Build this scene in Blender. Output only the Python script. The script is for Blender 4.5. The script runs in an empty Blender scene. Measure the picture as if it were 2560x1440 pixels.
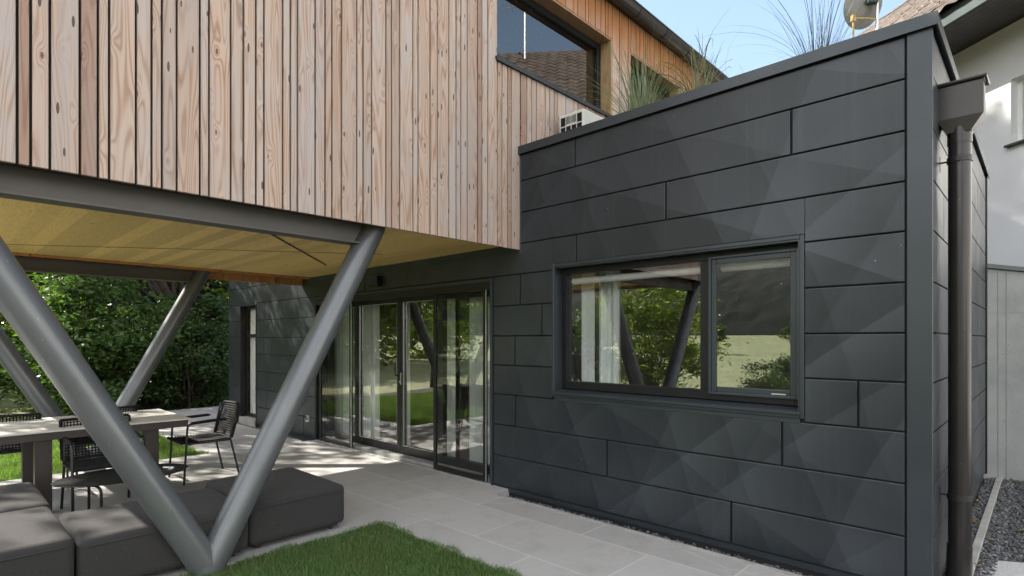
import bpy, bmesh, math, random
import numpy as np
from mathutils import Vector, Matrix
random.seed(7); RNG = np.random.default_rng(11)
S = bpy.context.scene; C = S.collection
R = math.radians; PI = math.pi

# ------------------------------------------------------------------ camera, sky, sun, exposure
FOC = 1398.0; HZ = 850.0; CZ = 1.55
cam = bpy.data.objects.new('camera', bpy.data.cameras.new('camera')); C.objects.link(cam)
cam.location = (0, 0, CZ); cam.rotation_euler = (R(90), 0, 0)
cam.data.sensor_width = 36; cam.data.lens = 36*FOC/2560; cam.data.shift_y = (HZ-720)/2560
cam.data.clip_start = .05; cam.data.clip_end = 2000
S.camera = cam
SUN_AZ = Vector((-.92, .275)).normalized(); SUN_EL = R(39)
w = bpy.data.worlds.new('World'); S.world = w; w.use_nodes = True
nt = w.node_tree; bg = nt.nodes['Background']
sky = nt.nodes.new('ShaderNodeTexSky'); sky.sky_type = 'NISHITA'; sky.sun_disc = False
sky.sun_elevation = SUN_EL; sky.sun_rotation = math.atan2(SUN_AZ.x, SUN_AZ.y) % (2*PI)
sky.air_density = 1.0; sky.dust_density = .4; sky.ozone_density = 1.5
hs_ = nt.nodes.new('ShaderNodeHueSaturation'); hs_.inputs['Saturation'].default_value = 1.25; hs_.inputs['Value'].default_value = 1.22
gm_ = nt.nodes.new('ShaderNodeGamma'); gm_.inputs[1].default_value = .55
wb_ = nt.nodes.new('ShaderNodeMix'); wb_.data_type = 'RGBA'; wb_.blend_type = 'MULTIPLY'; wb_.inputs[0].default_value = 1; wb_.inputs[7].default_value = (1.03, 1.0, .96, 1)
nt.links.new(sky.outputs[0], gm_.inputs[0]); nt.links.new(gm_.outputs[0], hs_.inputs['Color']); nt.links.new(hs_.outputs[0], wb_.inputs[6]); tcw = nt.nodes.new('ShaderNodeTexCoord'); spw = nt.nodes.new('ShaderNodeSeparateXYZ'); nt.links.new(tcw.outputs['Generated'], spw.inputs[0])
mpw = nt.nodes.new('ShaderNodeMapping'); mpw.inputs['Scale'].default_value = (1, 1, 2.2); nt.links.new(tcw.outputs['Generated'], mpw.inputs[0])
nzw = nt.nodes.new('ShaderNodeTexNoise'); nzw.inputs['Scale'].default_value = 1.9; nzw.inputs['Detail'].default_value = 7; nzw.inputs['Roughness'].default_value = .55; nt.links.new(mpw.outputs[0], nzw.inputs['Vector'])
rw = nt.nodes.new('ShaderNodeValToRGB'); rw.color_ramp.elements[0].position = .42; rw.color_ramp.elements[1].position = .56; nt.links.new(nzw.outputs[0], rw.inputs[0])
mw = nt.nodes.new('ShaderNodeMapRange'); mw.interpolation_type = 'SMOOTHSTEP'; mw.inputs[1].default_value = .05; mw.inputs[2].default_value = -.35; nt.links.new(spw.outputs[1], mw.inputs[0])   # bright clouds added behind the camera, out of view, to fill the shade
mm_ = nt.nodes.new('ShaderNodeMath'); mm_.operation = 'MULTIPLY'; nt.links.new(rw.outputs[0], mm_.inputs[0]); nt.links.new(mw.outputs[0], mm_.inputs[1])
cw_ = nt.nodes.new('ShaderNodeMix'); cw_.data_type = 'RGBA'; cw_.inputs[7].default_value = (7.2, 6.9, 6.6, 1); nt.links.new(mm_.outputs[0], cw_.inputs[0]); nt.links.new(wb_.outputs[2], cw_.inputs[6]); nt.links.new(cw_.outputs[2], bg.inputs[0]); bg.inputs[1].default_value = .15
sd = bpy.data.lights.new('sun', 'SUN'); sd.energy = 5.0; sd.angle = R(.53); sd.color = (1, .93, .82)
sun = bpy.data.objects.new('sun', sd); C.objects.link(sun)
sdir = Vector((SUN_AZ.x*math.cos(SUN_EL), SUN_AZ.y*math.cos(SUN_EL), math.sin(SUN_EL)))
sun.rotation_euler = sdir.to_track_quat('Z', 'Y').to_euler()
S.view_settings.view_transform = 'Standard'; S.view_settings.look = 'None'
S.view_settings.exposure = 1.8; S.view_settings.gamma = 1
S.render.engine = 'CYCLES'
S.cycles.max_bounces = 10; S.cycles.transparent_max_bounces = 24; S.cycles.transmission_bounces = 8
S.cycles.glossy_bounces = 5; S.cycles.diffuse_bounces = 4
S.cycles.caustics_reflective = False; S.cycles.caustics_refractive = False

# ------------------------------------------------------------------ site frame: x along the metal wall, y into the building
TH = R(-43.5619143); AX = Vector((math.cos(TH), math.sin(TH))); BX = Vector((-AX.y, AX.x))
O = Vector((.08984686, 5.70935956)); CL = (3.869431, -4.199091)
def toW(x, y, z=0): return Vector((O.x+x*AX.x+y*BX.x, O.y+x*AX.y+y*BX.y, z))
def toL(X, Y): return ((X-O.x)*AX.x+(Y-O.y)*AX.y, (X-O.x)*BX.x+(Y-O.y)*BX.y)
def ray(px, py):
    X = (px-1280)/FOC; return (X*AX.x+AX.y, X*BX.x+BX.y, (HZ-py)/FOC)
def onY(px, py, y=0):
    r = ray(px, py); k = (y-CL[1])/r[1]; return CL[0]+k*r[0], CZ+k*r[2]
def onX(px, py, x=0):
    r = ray(px, py); k = (x-CL[0])/r[0]; return CL[1]+k*r[1], CZ+k*r[2]
def onZ(px, py, z=0):
    r = ray(px, py); k = (z-CZ)/r[2]; return CL[0]+k*r[0], CL[1]+k*r[1]

# ------------------------------------------------------------------ helpers
def tag(o, label=None, cat=None, group=None, kind=None):
    if label: o['label'] = label
    if cat: o['category'] = cat
    if group: o['group'] = group
    if kind: o['kind'] = kind
    return o
def thing(name, label, cat, loc=(0, 0, 0), rot=0, group=None, world=False):
    o = bpy.data.objects.new(name, None); C.objects.link(o)
    if world: o.location = loc; o.rotation_euler = (0, 0, rot)
    else: o.location = toW(*loc); o.rotation_euler = (0, 0, TH+rot)
    return tag(o, label, cat, group)
class MB:
    def __init__(s): s.v = []; s.f = []; s.rnd = {}; s.uv = {}
    def add(s, vs, fs, rnd=None, uv=None):
        n = len(s.v); s.v += [tuple(v) for v in vs]
        for i, f in enumerate(fs):
            if rnd is not None: s.rnd[len(s.f)] = rnd
            s.f.append(tuple(n+k for k in f))
    def box(s, x0, x1, y0, y1, z0, z1, M=None, rnd=None):
        vs = [Vector((x, y, z)) for z in (z0, z1) for y in (y0, y1) for x in (x0, x1)]
        if M: vs = [M @ v for v in vs]
        s.add(vs, [(0, 2, 3, 1), (4, 5, 7, 6), (0, 1, 5, 4), (2, 6, 7, 3), (0, 4, 6, 2), (1, 3, 7, 5)], rnd)
        return s
    def prism(s, pts, a0, a1, axis='y', rnd=None):
        # pts: 2D polygon; axis = extrusion axis
        def mk(p, a): return {'y': (p[0], a, p[1]), 'x': (a, p[0], p[1]), 'z': (p[0], p[1], a)}[axis]
        n = len(pts); vs = [mk(p, a0) for p in pts]+[mk(p, a1) for p in pts]
        s.add(vs, [tuple(range(n))[::-1], tuple(range(n, 2*n))]+[(i, (i+1) % n, n+(i+1) % n, n+i) for i in range(n)], rnd)
        return s
    def tube(s, pts, r, n=10, cap=True, closed=False):
        pts = [Vector(p) for p in pts]; m = len(pts)
        rr = r if isinstance(r, (list, tuple)) else [r]*m
        up = None; base = len(s.v)
        for i, p in enumerate(pts):
            if closed: t = (pts[(i+1) % m]-pts[i-1]).normalized()
            else: t = ((pts[min(i+1, m-1)]-pts[max(i-1, 0)])).normalized()
            if up is None:
                up = Vector((0, 0, 1)) if abs(t.z) < .9 else Vector((1, 0, 0))
            a = t.cross(up)
            if a.length < 1e-4: a = t.cross(Vector((0, 1, 0)))
            a.normalize(); b = a.cross(t).normalized(); up = b
            for k in range(n):
                q = 2*PI*k/n; s.v.append(tuple(p+(a*math.cos(q)+b*math.sin(q))*rr[i]))
        seg = m if closed else m-1
        for i in range(seg):
            j = (i+1) % m
            for k in range(n):
                k2 = (k+1) % n; s.f.append((base+i*n+k, base+i*n+k2, base+j*n+k2, base+j*n+k))
        if cap and not closed:
            s.f.append(tuple(base+k for k in range(n))[::-1]); s.f.append(tuple(base+(m-1)*n+k for k in range(n)))
        return s
    def grid(s, P, nu, nv):
        base = len(s.v); s.v += [tuple(p) for p in P]
        for j in range(nv-1):
            for i in range(nu-1):
                s.f.append((base+j*nu+i, base+j*nu+i+1, base+(j+1)*nu+i+1, base+(j+1)*nu+i))
        return s
    def build(s, name, m, parent=None, smooth=False, bevel=0, seg=2, recalc=True, loc=None, frame=False):
        me = bpy.data.meshes.new(name); me.from_pydata(s.v, [], s.f); me.update()
        if s.rnd:
            at = me.attributes.new('rnd', 'FLOAT', 'FACE')
            at.data.foreach_set('value', [float(s.rnd.get(i, .5)) for i in range(len(s.f))])
        if recalc or bevel:
            bm = bmesh.new(); bm.from_mesh(me)
            if bevel:
                es = [e for e in bm.edges if e.is_manifold and e.calc_face_angle(0) > .5]
                bmesh.ops.bevel(bm, geom=es, offset=bevel, segments=seg, profile=.6, affect='EDGES', clamp_overlap=True)
            bmesh.ops.recalc_face_normals(bm, faces=bm.faces); bm.to_mesh(me); bm.free()
        if smooth:
            me.shade_smooth()
            try: me.set_sharp_from_angle(angle=R(40))
            except Exception: pass
        me.materials.append(m)
        o = bpy.data.objects.new(name, me); C.objects.link(o)
        if parent: o.parent = parent
        elif frame: o.location = toW(0, 0, 0); o.rotation_euler = (0, 0, TH)
        if loc: o.location = loc
        return o
def arc_corner(pts, rad, n=5):
    "round the inner corners of a polyline"
    pts = [Vector(p) for p in pts]; out = [pts[0]]
    for i in range(1, len(pts)-1):
        a, b, c = pts[i-1], pts[i], pts[i+1]; u = (a-b).normalized(); v = (c-b).normalized()
        r = min(rad, (a-b).length*.45, (c-b).length*.45)
        p0 = b+u*r; p1 = b+v*r
        for k in range(n+1):
            t = k/n; out.append((1-t)**2*p0+2*t*(1-t)*b+t*t*p1)
    out.append(pts[-1]); return out

# ------------------------------------------------------------------ materials
def new_mat(name):
    m = bpy.data.materials.new(name); m.use_nodes = True; n = m.node_tree.nodes; b = n['Principled BSDF']
    return m, m.node_tree, b
def N(nt, t, **kw):
    n = nt.nodes.new(t)
    for k, v in kw.items():
        if k.startswith('i_'): 
            key = k[2:]; key = int(key) if key.isdigit() else key.replace('_', ' ')
            n.inputs[key].default_value = v
        else: setattr(n, k, v)
    return n
def L(nt, a, b): nt.links.new(a, b)
def math_n(nt, op, a, b=None, c=None):
    n = nt.nodes.new('ShaderNodeMath'); n.operation = op
    for i, x in enumerate((a, b, c)):
        if x is None: continue
        if isinstance(x, (int, float)): n.inputs[i].default_value = x
        else: nt.links.new(x, n.inputs[i])
    return n.outputs[0]
def mixc(nt, fac, a, b, mode='MIX'):
    n = nt.nodes.new('ShaderNodeMix'); n.data_type = 'RGBA'; n.blend_type = mode
    for i, x in ((0, fac), (6, a), (7, b)):
        if isinstance(x, (int, float)): n.inputs[i].default_value = x
        elif isinstance(x, tuple): n.inputs[i].default_value = (*x, 1) if len(x) == 3 else x
        else: nt.links.new(x, n.inputs[i])
    return n.outputs[2]
def ramp(nt, fac, stops):
    n = nt.nodes.new('ShaderNodeValToRGB'); nt.links.new(fac, n.inputs[0]); e = n.color_ramp.elements
    while len(e) < len(stops): e.new(.5)
    for i, (p, c) in enumerate(stops): e[i].position = p; e[i].color = (*c, 1) if len(c) == 3 else c
    return n.outputs[0]
def objco(nt, scale=(1, 1, 1), out='Object'):
    t = nt.nodes.new('ShaderNodeTexCoord'); mp = nt.nodes.new('ShaderNodeMapping')
    mp.inputs['Scale'].default_value = scale; nt.links.new(t.outputs[out], mp.inputs[0]); return mp.outputs[0]
def noise(nt, vec, scale, detail=4, rough=.55, out=0):
    n = nt.nodes.new('ShaderNodeTexNoise'); nt.links.new(vec, n.inputs['Vector'])
    n.inputs['Scale'].default_value = scale; n.inputs['Detail'].default_value = detail; n.inputs['Roughness'].default_value = rough
    return n.outputs[out]
def bump(nt, b, h, strength=.2, dist=.01):
    n = nt.nodes.new('ShaderNodeBump'); n.inputs['Strength'].default_value = strength; n.inputs['Distance'].default_value = dist
    nt.links.new(h, n.inputs['Height']); nt.links.new(n.outputs[0], b.inputs['Normal']); return n
def simple(name, col, rough=.5, metal=0, var=.25, scale=3, bmp=0, bscale=60, spec=.5, speck=0):
    m, t, b = new_mat(name); co = objco(t)
    nz = noise(t, co, scale, 5)
    dark = tuple(c*(1-var) for c in col); lite = tuple(min(1, c*(1+var)) for c in col)
    c = ramp(t, nz, [(.3, dark), (.7, lite)])
    if speck:
        sp = noise(t, co, 90, 2, .5); f = math_n(t, 'GREATER_THAN', sp, 1-speck)
        c = mixc(t, f, c, tuple(min(1, q*3+.12) for q in col))
    L(t, c, b.inputs['Base Color'])
    b.inputs['Metallic'].default_value = metal; b.inputs['Specular IOR Level'].default_value = spec
    r2 = math_n(t, 'MULTIPLY_ADD', noise(t, co, scale*2.3, 4), rough*.15, rough*.92); L(t, r2, b.inputs['Roughness'])
    if bmp: bump(t, b, noise(t, co, bscale, 3), bmp, .004)
    return m

def mat_boards(name, raw=False, orange=False):
    m, t, b = new_mat(name)
    tc = N(t, 'ShaderNodeTexCoord'); at = N(t, 'ShaderNodeAttribute', attribute_name='rnd')
    sep = N(t, 'ShaderNodeSeparateXYZ'); L(t, tc.outputs['Object'], sep.inputs[0])
    rnd = at.outputs['Fac']
    off = math_n(t, 'MULTIPLY', rnd, 37.0)
    # across, along, random offset
    across = math_n(t, 'ADD', sep.outputs[0], sep.outputs[1])
    def vec(sa, sl, so):
        c = N(t, 'ShaderNodeCombineXYZ'); L(t, math_n(t, 'MULTIPLY', across, sa), c.inputs[0])
        L(t, math_n(t, 'MULTIPLY_ADD', sep.outputs[2], sl, off), c.inputs[1]); L(t, math_n(t, 'MULTIPLY', off, so), c.inputs[2]); return c.outputs[0]
    # knots: sparse points
    kv = N(t, 'ShaderNodeTexVoronoi', feature='F1'); L(t, vec(6.5, 2.6, .7), kv.inputs['Vector']); kv.inputs['Scale'].default_value = 1.25; kv.inputs['Randomness'].default_value = 1
    kd = kv.outputs['Distance']
    n1 = noise(t, vec(9, .55, 1.0), 1.0, 1.5, .4)
    kinf = math_n(t, 'POWER', math_n(t, 'MAXIMUM', math_n(t, 'SUBTRACT', 1.0, math_n(t, 'MULTIPLY', kd, 2.6)), 0), 2)
    rings = math_n(t, 'SINE', math_n(t, 'MULTIPLY', math_n(t, 'MULTIPLY_ADD', kinf, .22, n1), 95))
    rings = math_n(t, 'MULTIPLY_ADD', rings, .5, .5)
    rp = math_n(t, 'POWER', rings, 2.6)
    fine = noise(t, vec(160, 2.2, 3), 1, 3, .6)
    blot = noise(t, vec(5, 1.1, 2), 1, 4, .6)
    strk = noise(t, vec(22, .35, 5), 1, 3, .6)
    if raw: A_, B_, G_ = (.43, .30, .17), (.29, .17, .08), (.38, .25, .13)
    elif orange: A_, B_, G_ = (.58, .29, .10), (.42, .17, .05), (.5, .23, .07)  # orange glow of sun on the rear boards, put into the base colour
    else: A_, B_, G_ = (.52, .41, .34), (.30, .175, .11), (.46, .42, .40)
    col = mixc(t, math_n(t, 'MULTIPLY', rp, .8), A_, B_)
    col = mixc(t, ramp(t, blot, [(.42, (0, 0, 0)), (.68, (1, 1, 1))]), col, G_)
    col = mixc(t, math_n(t, 'MULTIPLY', ramp(t, strk, [(.45, (0, 0, 0)), (.75, (1, 1, 1))]), .35), col, (.34, .27, .24) if not raw else (.25, .15, .08))
    # per-board tint
    br = N(t, 'ShaderNodeTexWhiteNoise', noise_dimensions='1D'); L(t, off, br.inputs['W'])
    tint = ramp(t, br.outputs['Value'], [(0, (.60, .47, .42)), (.2, (.86, .78, .74)), (.45, (1, 1, 1)), (.7, (1.0, .93, .88)), (.85, (.78, .80, .84)), (1, (.92, .95, 1))])
    col = mixc(t, .8, col, tint, 'MULTIPLY')
    col = mixc(t, math_n(t, 'MULTIPLY', fine, .25), col, (.3, .22, .17))
    # knots and nail dots
    kn = ramp(t, kd, [(.0, (1, 1, 1)), (.05, (.9, .9, .9)), (.085, (0, 0, 0))])
    col = mixc(t, kn, col, (.17, .075, .04))
    v2 = N(t, 'ShaderNodeTexVoronoi', feature='F1'); L(t, vec(16, 3.6, 1.7), v2.inputs['Vector']); v2.inputs['Scale'].default_value = 1.0
    dots = math_n(t, 'LESS_THAN', v2.outputs['Distance'], .115)
    dsel = N(t, 'ShaderNodeSeparateColor'); L(t, v2.outputs['Color'], dsel.inputs[0])
    dots = math_n(t, 'MULTIPLY', dots, math_n(t, 'GREATER_THAN', dsel.outputs[0], .22))
    col = mixc(t, math_n(t, 'MULTIPLY', dots, .85), col, (.05, .035, .03))
    if not raw and not orange:
        # under the eaves the timber never silvers: it keeps its own rusty brown (weathering edge follows rain, wavy)
        wz = math_n(t, 'ADD', sep.outputs[2], math_n(t, 'MULTIPLY', strk, .5))
        wb = math_n(t, 'ADD', wz, math_n(t, 'MULTIPLY', br.outputs['Value'], .22))
        f = ramp(t, math_n(t, 'SUBTRACT', wb, 5.25), [(.0, (0, 0, 0)), (.55, (1, 1, 1))])
        col = mixc(t, f, col, mixc(t, blot, (.44, .21, .09), (.24, .10, .04)))
    L(t, col, b.inputs['Base Color']); b.inputs['Roughness'].default_value = .75
    b.inputs['Specular IOR Level'].default_value = .25
    bump(t, b, math_n(t, 'ADD', fine, math_n(t, 'MULTIPLY', rings, .3)), .25, .003)
    return m
def mat_soffit():
    m, t, b = new_mat('spruce_panel')
    tc = N(t, 'ShaderNodeTexCoord'); sep = N(t, 'ShaderNodeSeparateXYZ'); L(t, tc.outputs['Object'], sep.inputs[0])
    # boards run along x, 0.14 wide in y, slightly different tones
    wv = math_n(t, 'MULTIPLY', sep.outputs[1], 7.2); fl = math_n(t, 'FLOOR', wv)
    wn = N(t, 'ShaderNodeTexWhiteNoise', noise_dimensions='1D'); L(t, fl, wn.inputs['W'])
    def vec(a, c_, o): 
        c = N(t, 'ShaderNodeCombineXYZ'); L(t, math_n(t, 'MULTIPLY', sep.outputs[0], a), c.inputs[0]); L(t, math_n(t, 'MULTIPLY', sep.outputs[1], c_), c.inputs[1]); L(t, math_n(t, 'MULTIPLY', fl, o), c.inputs[2]); return c.outputs[0]
    n1 = noise(t, vec(.9, 9, 3.3), 1, 2, .5)
    rings = math_n(t, 'MULTIPLY_ADD', math_n(t, 'SINE', math_n(t, 'MULTIPLY', n1, 80)), .5, .5)
    col = mixc(t, math_n(t, 'MULTIPLY', math_n(t, 'POWER', rings, 2), .35), (.92, .67, .25), (.66, .45, .15))
    tone = ramp(t, wn.outputs['Value'], [(0, (.72, .72, .7)), (.5, (.95, .95, .93)), (1, (1, 1, 1))])
    col = mixc(t, .9, col, tone, 'MULTIPLY')
    kv = N(t, 'ShaderNodeTexVoronoi', feature='F1'); L(t, vec(2.2, 6, 1.3), kv.inputs['Vector']); kv.inputs['Scale'].default_value = 1.1
    kn = ramp(t, kv.outputs['Distance'], [(0, (1, 1, 1)), (.05, (.6, .6, .6)), (.09, (0, 0, 0))])
    col = mixc(t, kn, col, (.25, .15, .06))
    L(t, col, b.inputs['Base Color']); b.inputs['Roughness'].default_value = .6
    return m
def mat_panels(name='anthracite_panels'):
    "powder-coated sheet, oil-canned: flat facets at slightly different tilts"
    m, t, b = new_mat(name); co = objco(t)
    tc = N(t, 'ShaderNodeTexCoord'); sep = N(t, 'ShaderNodeSeparateXYZ'); L(t, tc.outputs['Object'], sep.inputs[0])
    xx = math_n(t, 'ADD', sep.outputs[0], sep.outputs[1])
    tot = None; totx = None
    for i, (a, c_, wd, amp) in enumerate([(.62, -.78, .38, 1.0), (.93, .36, .47, 1.0), (.45, .89, .60, .9), (.90, -.43, .72, .8)]):
        d = math_n(t, 'ADD', math_n(t, 'MULTIPLY', xx, a/wd), math_n(t, 'MULTIPLY_ADD', sep.outputs[2], c_/wd, i*3.7))
        d = math_n(t, 'ADD', d, math_n(t, 'MULTIPLY', noise(t, co, .35, 1), .9))
        fr = math_n(t, 'FRACT', d); fl = math_n(t, 'FLOOR', d)
        wn = N(t, 'ShaderNodeTexWhiteNoise', noise_dimensions='1D'); L(t, fl, wn.inputs['W'])
        v = math_n(t, 'MULTIPLY', math_n(t, 'SUBTRACT', 1.0, fr), math_n(t, 'MULTIPLY', wn.outputs['Value'], amp))
        tot = v if tot is None else math_n(t, 'ADD', tot, v)
        h = math_n(t, 'MULTIPLY', math_n(t, 'SUBTRACT', wn.outputs['Value'], .5), amp)
        totx = h if totx is None else math_n(t, 'ADD', totx, h)
    # tilt the normal by the facet value
    geo = N(t, 'ShaderNodeNewGeometry')
    cv = N(t, 'ShaderNodeCombineXYZ'); L(t, math_n(t, 'MULTIPLY', totx, .045), cv.inputs[0]); L(t, math_n(t, 'MULTIPLY', totx, .03), cv.inputs[1]); L(t, math_n(t, 'MULTIPLY', math_n(t, 'SUBTRACT', tot, .9), .09), cv.inputs[2])
    va = N(t, 'ShaderNodeVectorMath', operation='ADD'); L(t, geo.outputs['Normal'], va.inputs[0]); L(t, cv.outputs[0], va.inputs[1])
    vn = N(t, 'ShaderNodeVectorMath', operation='NORMALIZE'); L(t, va.outputs[0], vn.inputs[0]); L(t, vn.outputs[0], b.inputs['Normal'])
    nz = noise(t, co, 1.4, 4)
    col = ramp(t, nz, [(.3, (.030, .036, .042)), (.7, (.038, .044, .051))])
    mul = math_n(t, 'MULTIPLY_ADD', tot, .22, .78)  # facet reflections also painted into the base colour as lighter and darker tones
    cm = N(t, 'ShaderNodeCombineColor'); [L(t, mul, cm.inputs[k]) for k in range(3)]
    col = mixc(t, 1.0, col, cm.outputs[0], 'MULTIPLY')
    stk = ramp(t, noise(t, objco(t, (26, 26, .7)), 1, 4, .6), [(.52, (0, 0, 0)), (.78, (1, 1, 1))])
    col = mixc(t, math_n(t, 'MULTIPLY', math_n(t, 'MULTIPLY', stk, noise(t, co, .9, 2)), .2), col, (.10, .105, .105))
    sp = math_n(t, 'GREATER_THAN', noise(t, co, 38, 2, .5), .80)
    col = mixc(t, sp, col, (.3, .3, .3))
    L(t, col, b.inputs['Base Color']); b.inputs['Metallic'].default_value = .25
    b.inputs['Roughness'].default_value = .36; b.inputs['Specular IOR Level'].default_value = .42
    return m
def mat_paving():
    m, t, b = new_mat('grey_stone_pavers'); co = objco(t)
    br = N(t, 'ShaderNodeTexBrick'); L(t, co, br.inputs['Vector'])
    br.offset = .5; br.inputs['Scale'].default_value = 1; br.inputs['Brick Width'].default_value = 1.2; br.inputs['Row Height'].default_value = .6
    br.inputs['Mortar Size'].default_value = .006; br.inputs['Mortar Smooth'].default_value = .3
    br.inputs['Color1'].default_value = (.30, .295, .29, 1); br.inputs['Color2'].default_value = (.40, .395, .385, 1); br.inputs['Mortar'].default_value = (.56, .55, .53, 1)
    nz = noise(t, co, 1.6, 6, .6); col = mixc(t, .35, br.outputs[0], ramp(t, nz, [(.3, (.28, .275, .27)), (.7, (.40, .385, .365))]))
    # pale veins
    warp = N(t, 'ShaderNodeVectorMath', operation='ADD'); L(t, co, warp.inputs[0])
    wn = N(t, 'ShaderNodeVectorMath', operation='SCALE'); L(t, noise(t, co, 1.1, 3, .5, 1), wn.inputs[0]); wn.inputs['Scale'].default_value = .9; L(t, wn.outputs[0], warp.inputs[1])
    vo = N(t, 'ShaderNodeTexVoronoi', feature='DISTANCE_TO_EDGE'); L(t, warp.outputs[0], vo.inputs['Vector']); vo.inputs['Scale'].default_value = .85
    ve = ramp(t, vo.outputs['Distance'], [(.0, (1, 1, 1)), (.006, (.5, .5, .5)), (.013, (0, 0, 0))])
    msk = ramp(t, noise(t, co, 1.3, 2), [(.5, (0, 0, 0)), (.6, (1, 1, 1))])
    f = math_n(t, 'MULTIPLY', math_n(t, 'MULTIPLY', ve, msk), .45)
    col = mixc(t, f, col, (.5, .49, .46))
    dt = ramp(t, noise(t, co, 3.4, 6, .7), [(.5, (0, 0, 0)), (.72, (1, 1, 1))]); col = mixc(t, math_n(t, 'MULTIPLY', dt, .4), col, (.21, .205, .195))
    sp = noise(t, co, 26, 3, .6); col = mixc(t, ramp(t, sp, [(.66, (0, 0, 0)), (.72, (.5, .5, .5))]), col, (.16, .155, .15))
    L(t, col, b.inputs['Base Color']); b.inputs['Roughness'].default_value = .55
    bump(t, b, math_n(t, 'SUBTRACT', noise(t, co, 40, 3), math_n(t, 'MULTIPLY', br.outputs['Fac'], 2)), .15, .003)
    return m
def mat_glass(name, tint=(.965, .975, .97), ior=1.65):
    m = bpy.data.materials.new(name); m.use_nodes = True; t = m.node_tree; t.nodes.clear()
    out = N(t, 'ShaderNodeOutputMaterial'); mx = N(t, 'ShaderNodeMixShader'); tr = N(t, 'ShaderNodeBsdfTransparent'); gl = N(t, 'ShaderNodeBsdfGlossy')
    tr.inputs[0].default_value = (*tint, 1); gl.inputs['Roughness'].default_value = .0
    fr = N(t, 'ShaderNodeFresnel'); fr.inputs['IOR'].default_value = ior
    co = objco(t); bp = N(t, 'ShaderNodeBump'); bp.inputs['Strength'].default_value = .004; bp.inputs['Distance'].default_value = .02
    L(t, noise(t, co, 1.3, 1), bp.inputs['Height']); L(t, bp.outputs[0], gl.inputs['Normal'])
    # smudges and dried drops
    gm = N(t, 'ShaderNodeNewGeometry'); L(t, math_n(t, 'MULTIPLY', fr.outputs[0], math_n(t, 'SUBTRACT', 1.0, gm.outputs['Backfacing'])), mx.inputs[0]); L(t, tr.outputs[0], mx.inputs[1]); L(t, gl.outputs[0], mx.inputs[2])
    df = N(t, 'ShaderNodeBsdfDiffuse'); df.inputs[0].default_value = (.6, .62, .62, 1)
    dm = N(t, 'ShaderNodeMixShader'); L(t, math_n(t, 'MULTIPLY', math_n(t, 'GREATER_THAN', noise(t, co, 60, 2), .74), .35), dm.inputs[0])
    L(t, mx.outputs[0], dm.inputs[1]); L(t, df.outputs[0], dm.inputs[2]); L(t, dm.outputs[0], out.inputs[0])
    return m
def mat_fabric(name, col):
    m, t, b = new_mat(name); co = objco(t)
    n1 = noise(t, co, 260, 2, .6); n2 = noise(t, co, 5, 4); n3 = noise(t, objco(t, (1, 1, 6)), 60, 2)
    c = mixc(t, n1, tuple(q*.45 for q in col), tuple(q*1.8 for q in col)); c = mixc(t, math_n(t, 'MULTIPLY', n2, .4), c, tuple(q*1.5 for q in col))
    c = mixc(t, math_n(t, 'MULTIPLY', math_n(t, 'GREATER_THAN', noise(t, co, 110, 1), .77), .35), c, (.3, .3, .29))
    L(t, c, b.inputs['Base Color']); b.inputs['Roughness'].default_value = .95; b.inputs['Sheen Weight'].default_value = .05
    b.inputs['Specular IOR Level'].default_value = .15
    bump(t, b, math_n(t, 'ADD', n1, n3), .8, .004); return m
def mat_leaf(name, c1, c2, trans=.4, dead=None, rough=.45):
    m = bpy.data.materials.new(name); m.use_nodes = True; t = m.node_tree; b = t.nodes['Principled BSDF']; out = t.nodes['Material Output']
    geo = N(t, 'ShaderNodeNewGeometry'); rnd = geo.outputs['Random Per Island']
    st = [(0, c1), (.8, c2)]
    if dead: st.append((.97, dead))
    c = ramp(t, rnd, st)
    if name == 'grass_blade': c = mixc(t, math_n(t, 'MULTIPLY', ramp(t, noise(t, objco(t), 2.1, 4), [(.48, (0, 0, 0)), (.68, (1, 1, 1))]), .5), c, (.17, .19, .075))
    c = mixc(t, math_n(t, 'MULTIPLY', noise(t, objco(t), .7, 3), .5), c, tuple(q*.55 for q in c1))
    L(t, c, b.inputs['Base Color']); b.inputs['Roughness'].default_value = rough; b.inputs['Specular IOR Level'].default_value = .45
    tl = N(t, 'ShaderNodeBsdfTranslucent'); ct = mixc(t, 1.0, c, (1.5, 1.6, .55), 'MULTIPLY'); L(t, ct, tl.inputs[0])
    mx = N(t, 'ShaderNodeMixShader'); mx.inputs[0].default_value = trans
    L(t, b.outputs[0], mx.inputs[1]); L(t, tl.outputs[0], mx.inputs[2]); L(t, mx.outputs[0], out.inputs[0]); return m
def mat_emit(name, col, s):
    m = bpy.data.materials.new(name); m.use_nodes = True; t = m.node_tree; b = t.nodes['Principled BSDF']
    b.inputs['Emission Color'].default_value = (*col, 1); b.inputs['Emission Strength'].default_value = s
    mm = noise(t, objco(t), 3); L(t, ramp(t, mm, [(0, col), (1, col)]), b.inputs['Base Color']); return m
def mat_tiles():
    m, t, b = new_mat('old_roof_tile'); co = objco(t)
    c = ramp(t, noise(t, co, 2.2, 6, .7), [(.3, (.065, .050, .042)), (.55, (.11, .090, .076)), (.72, (.18, .16, .14))])
    geo = N(t, 'ShaderNodeNewGeometry'); c = mixc(t, .45, c, ramp(t, geo.outputs['Random Per Island'], [(0, (.5, .42, .38)), (1, (1, .95, .9))]), 'MULTIPLY')
    li = ramp(t, noise(t, co, 14, 4), [(.62, (0, 0, 0)), (.7, (1, 1, 1))]); c = mixc(t, math_n(t, 'MULTIPLY', li, .6), c, (.33, .32, .24))
    L(t, c, b.inputs['Base Color']); b.inputs['Roughness'].default_value = .85; return m
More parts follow.
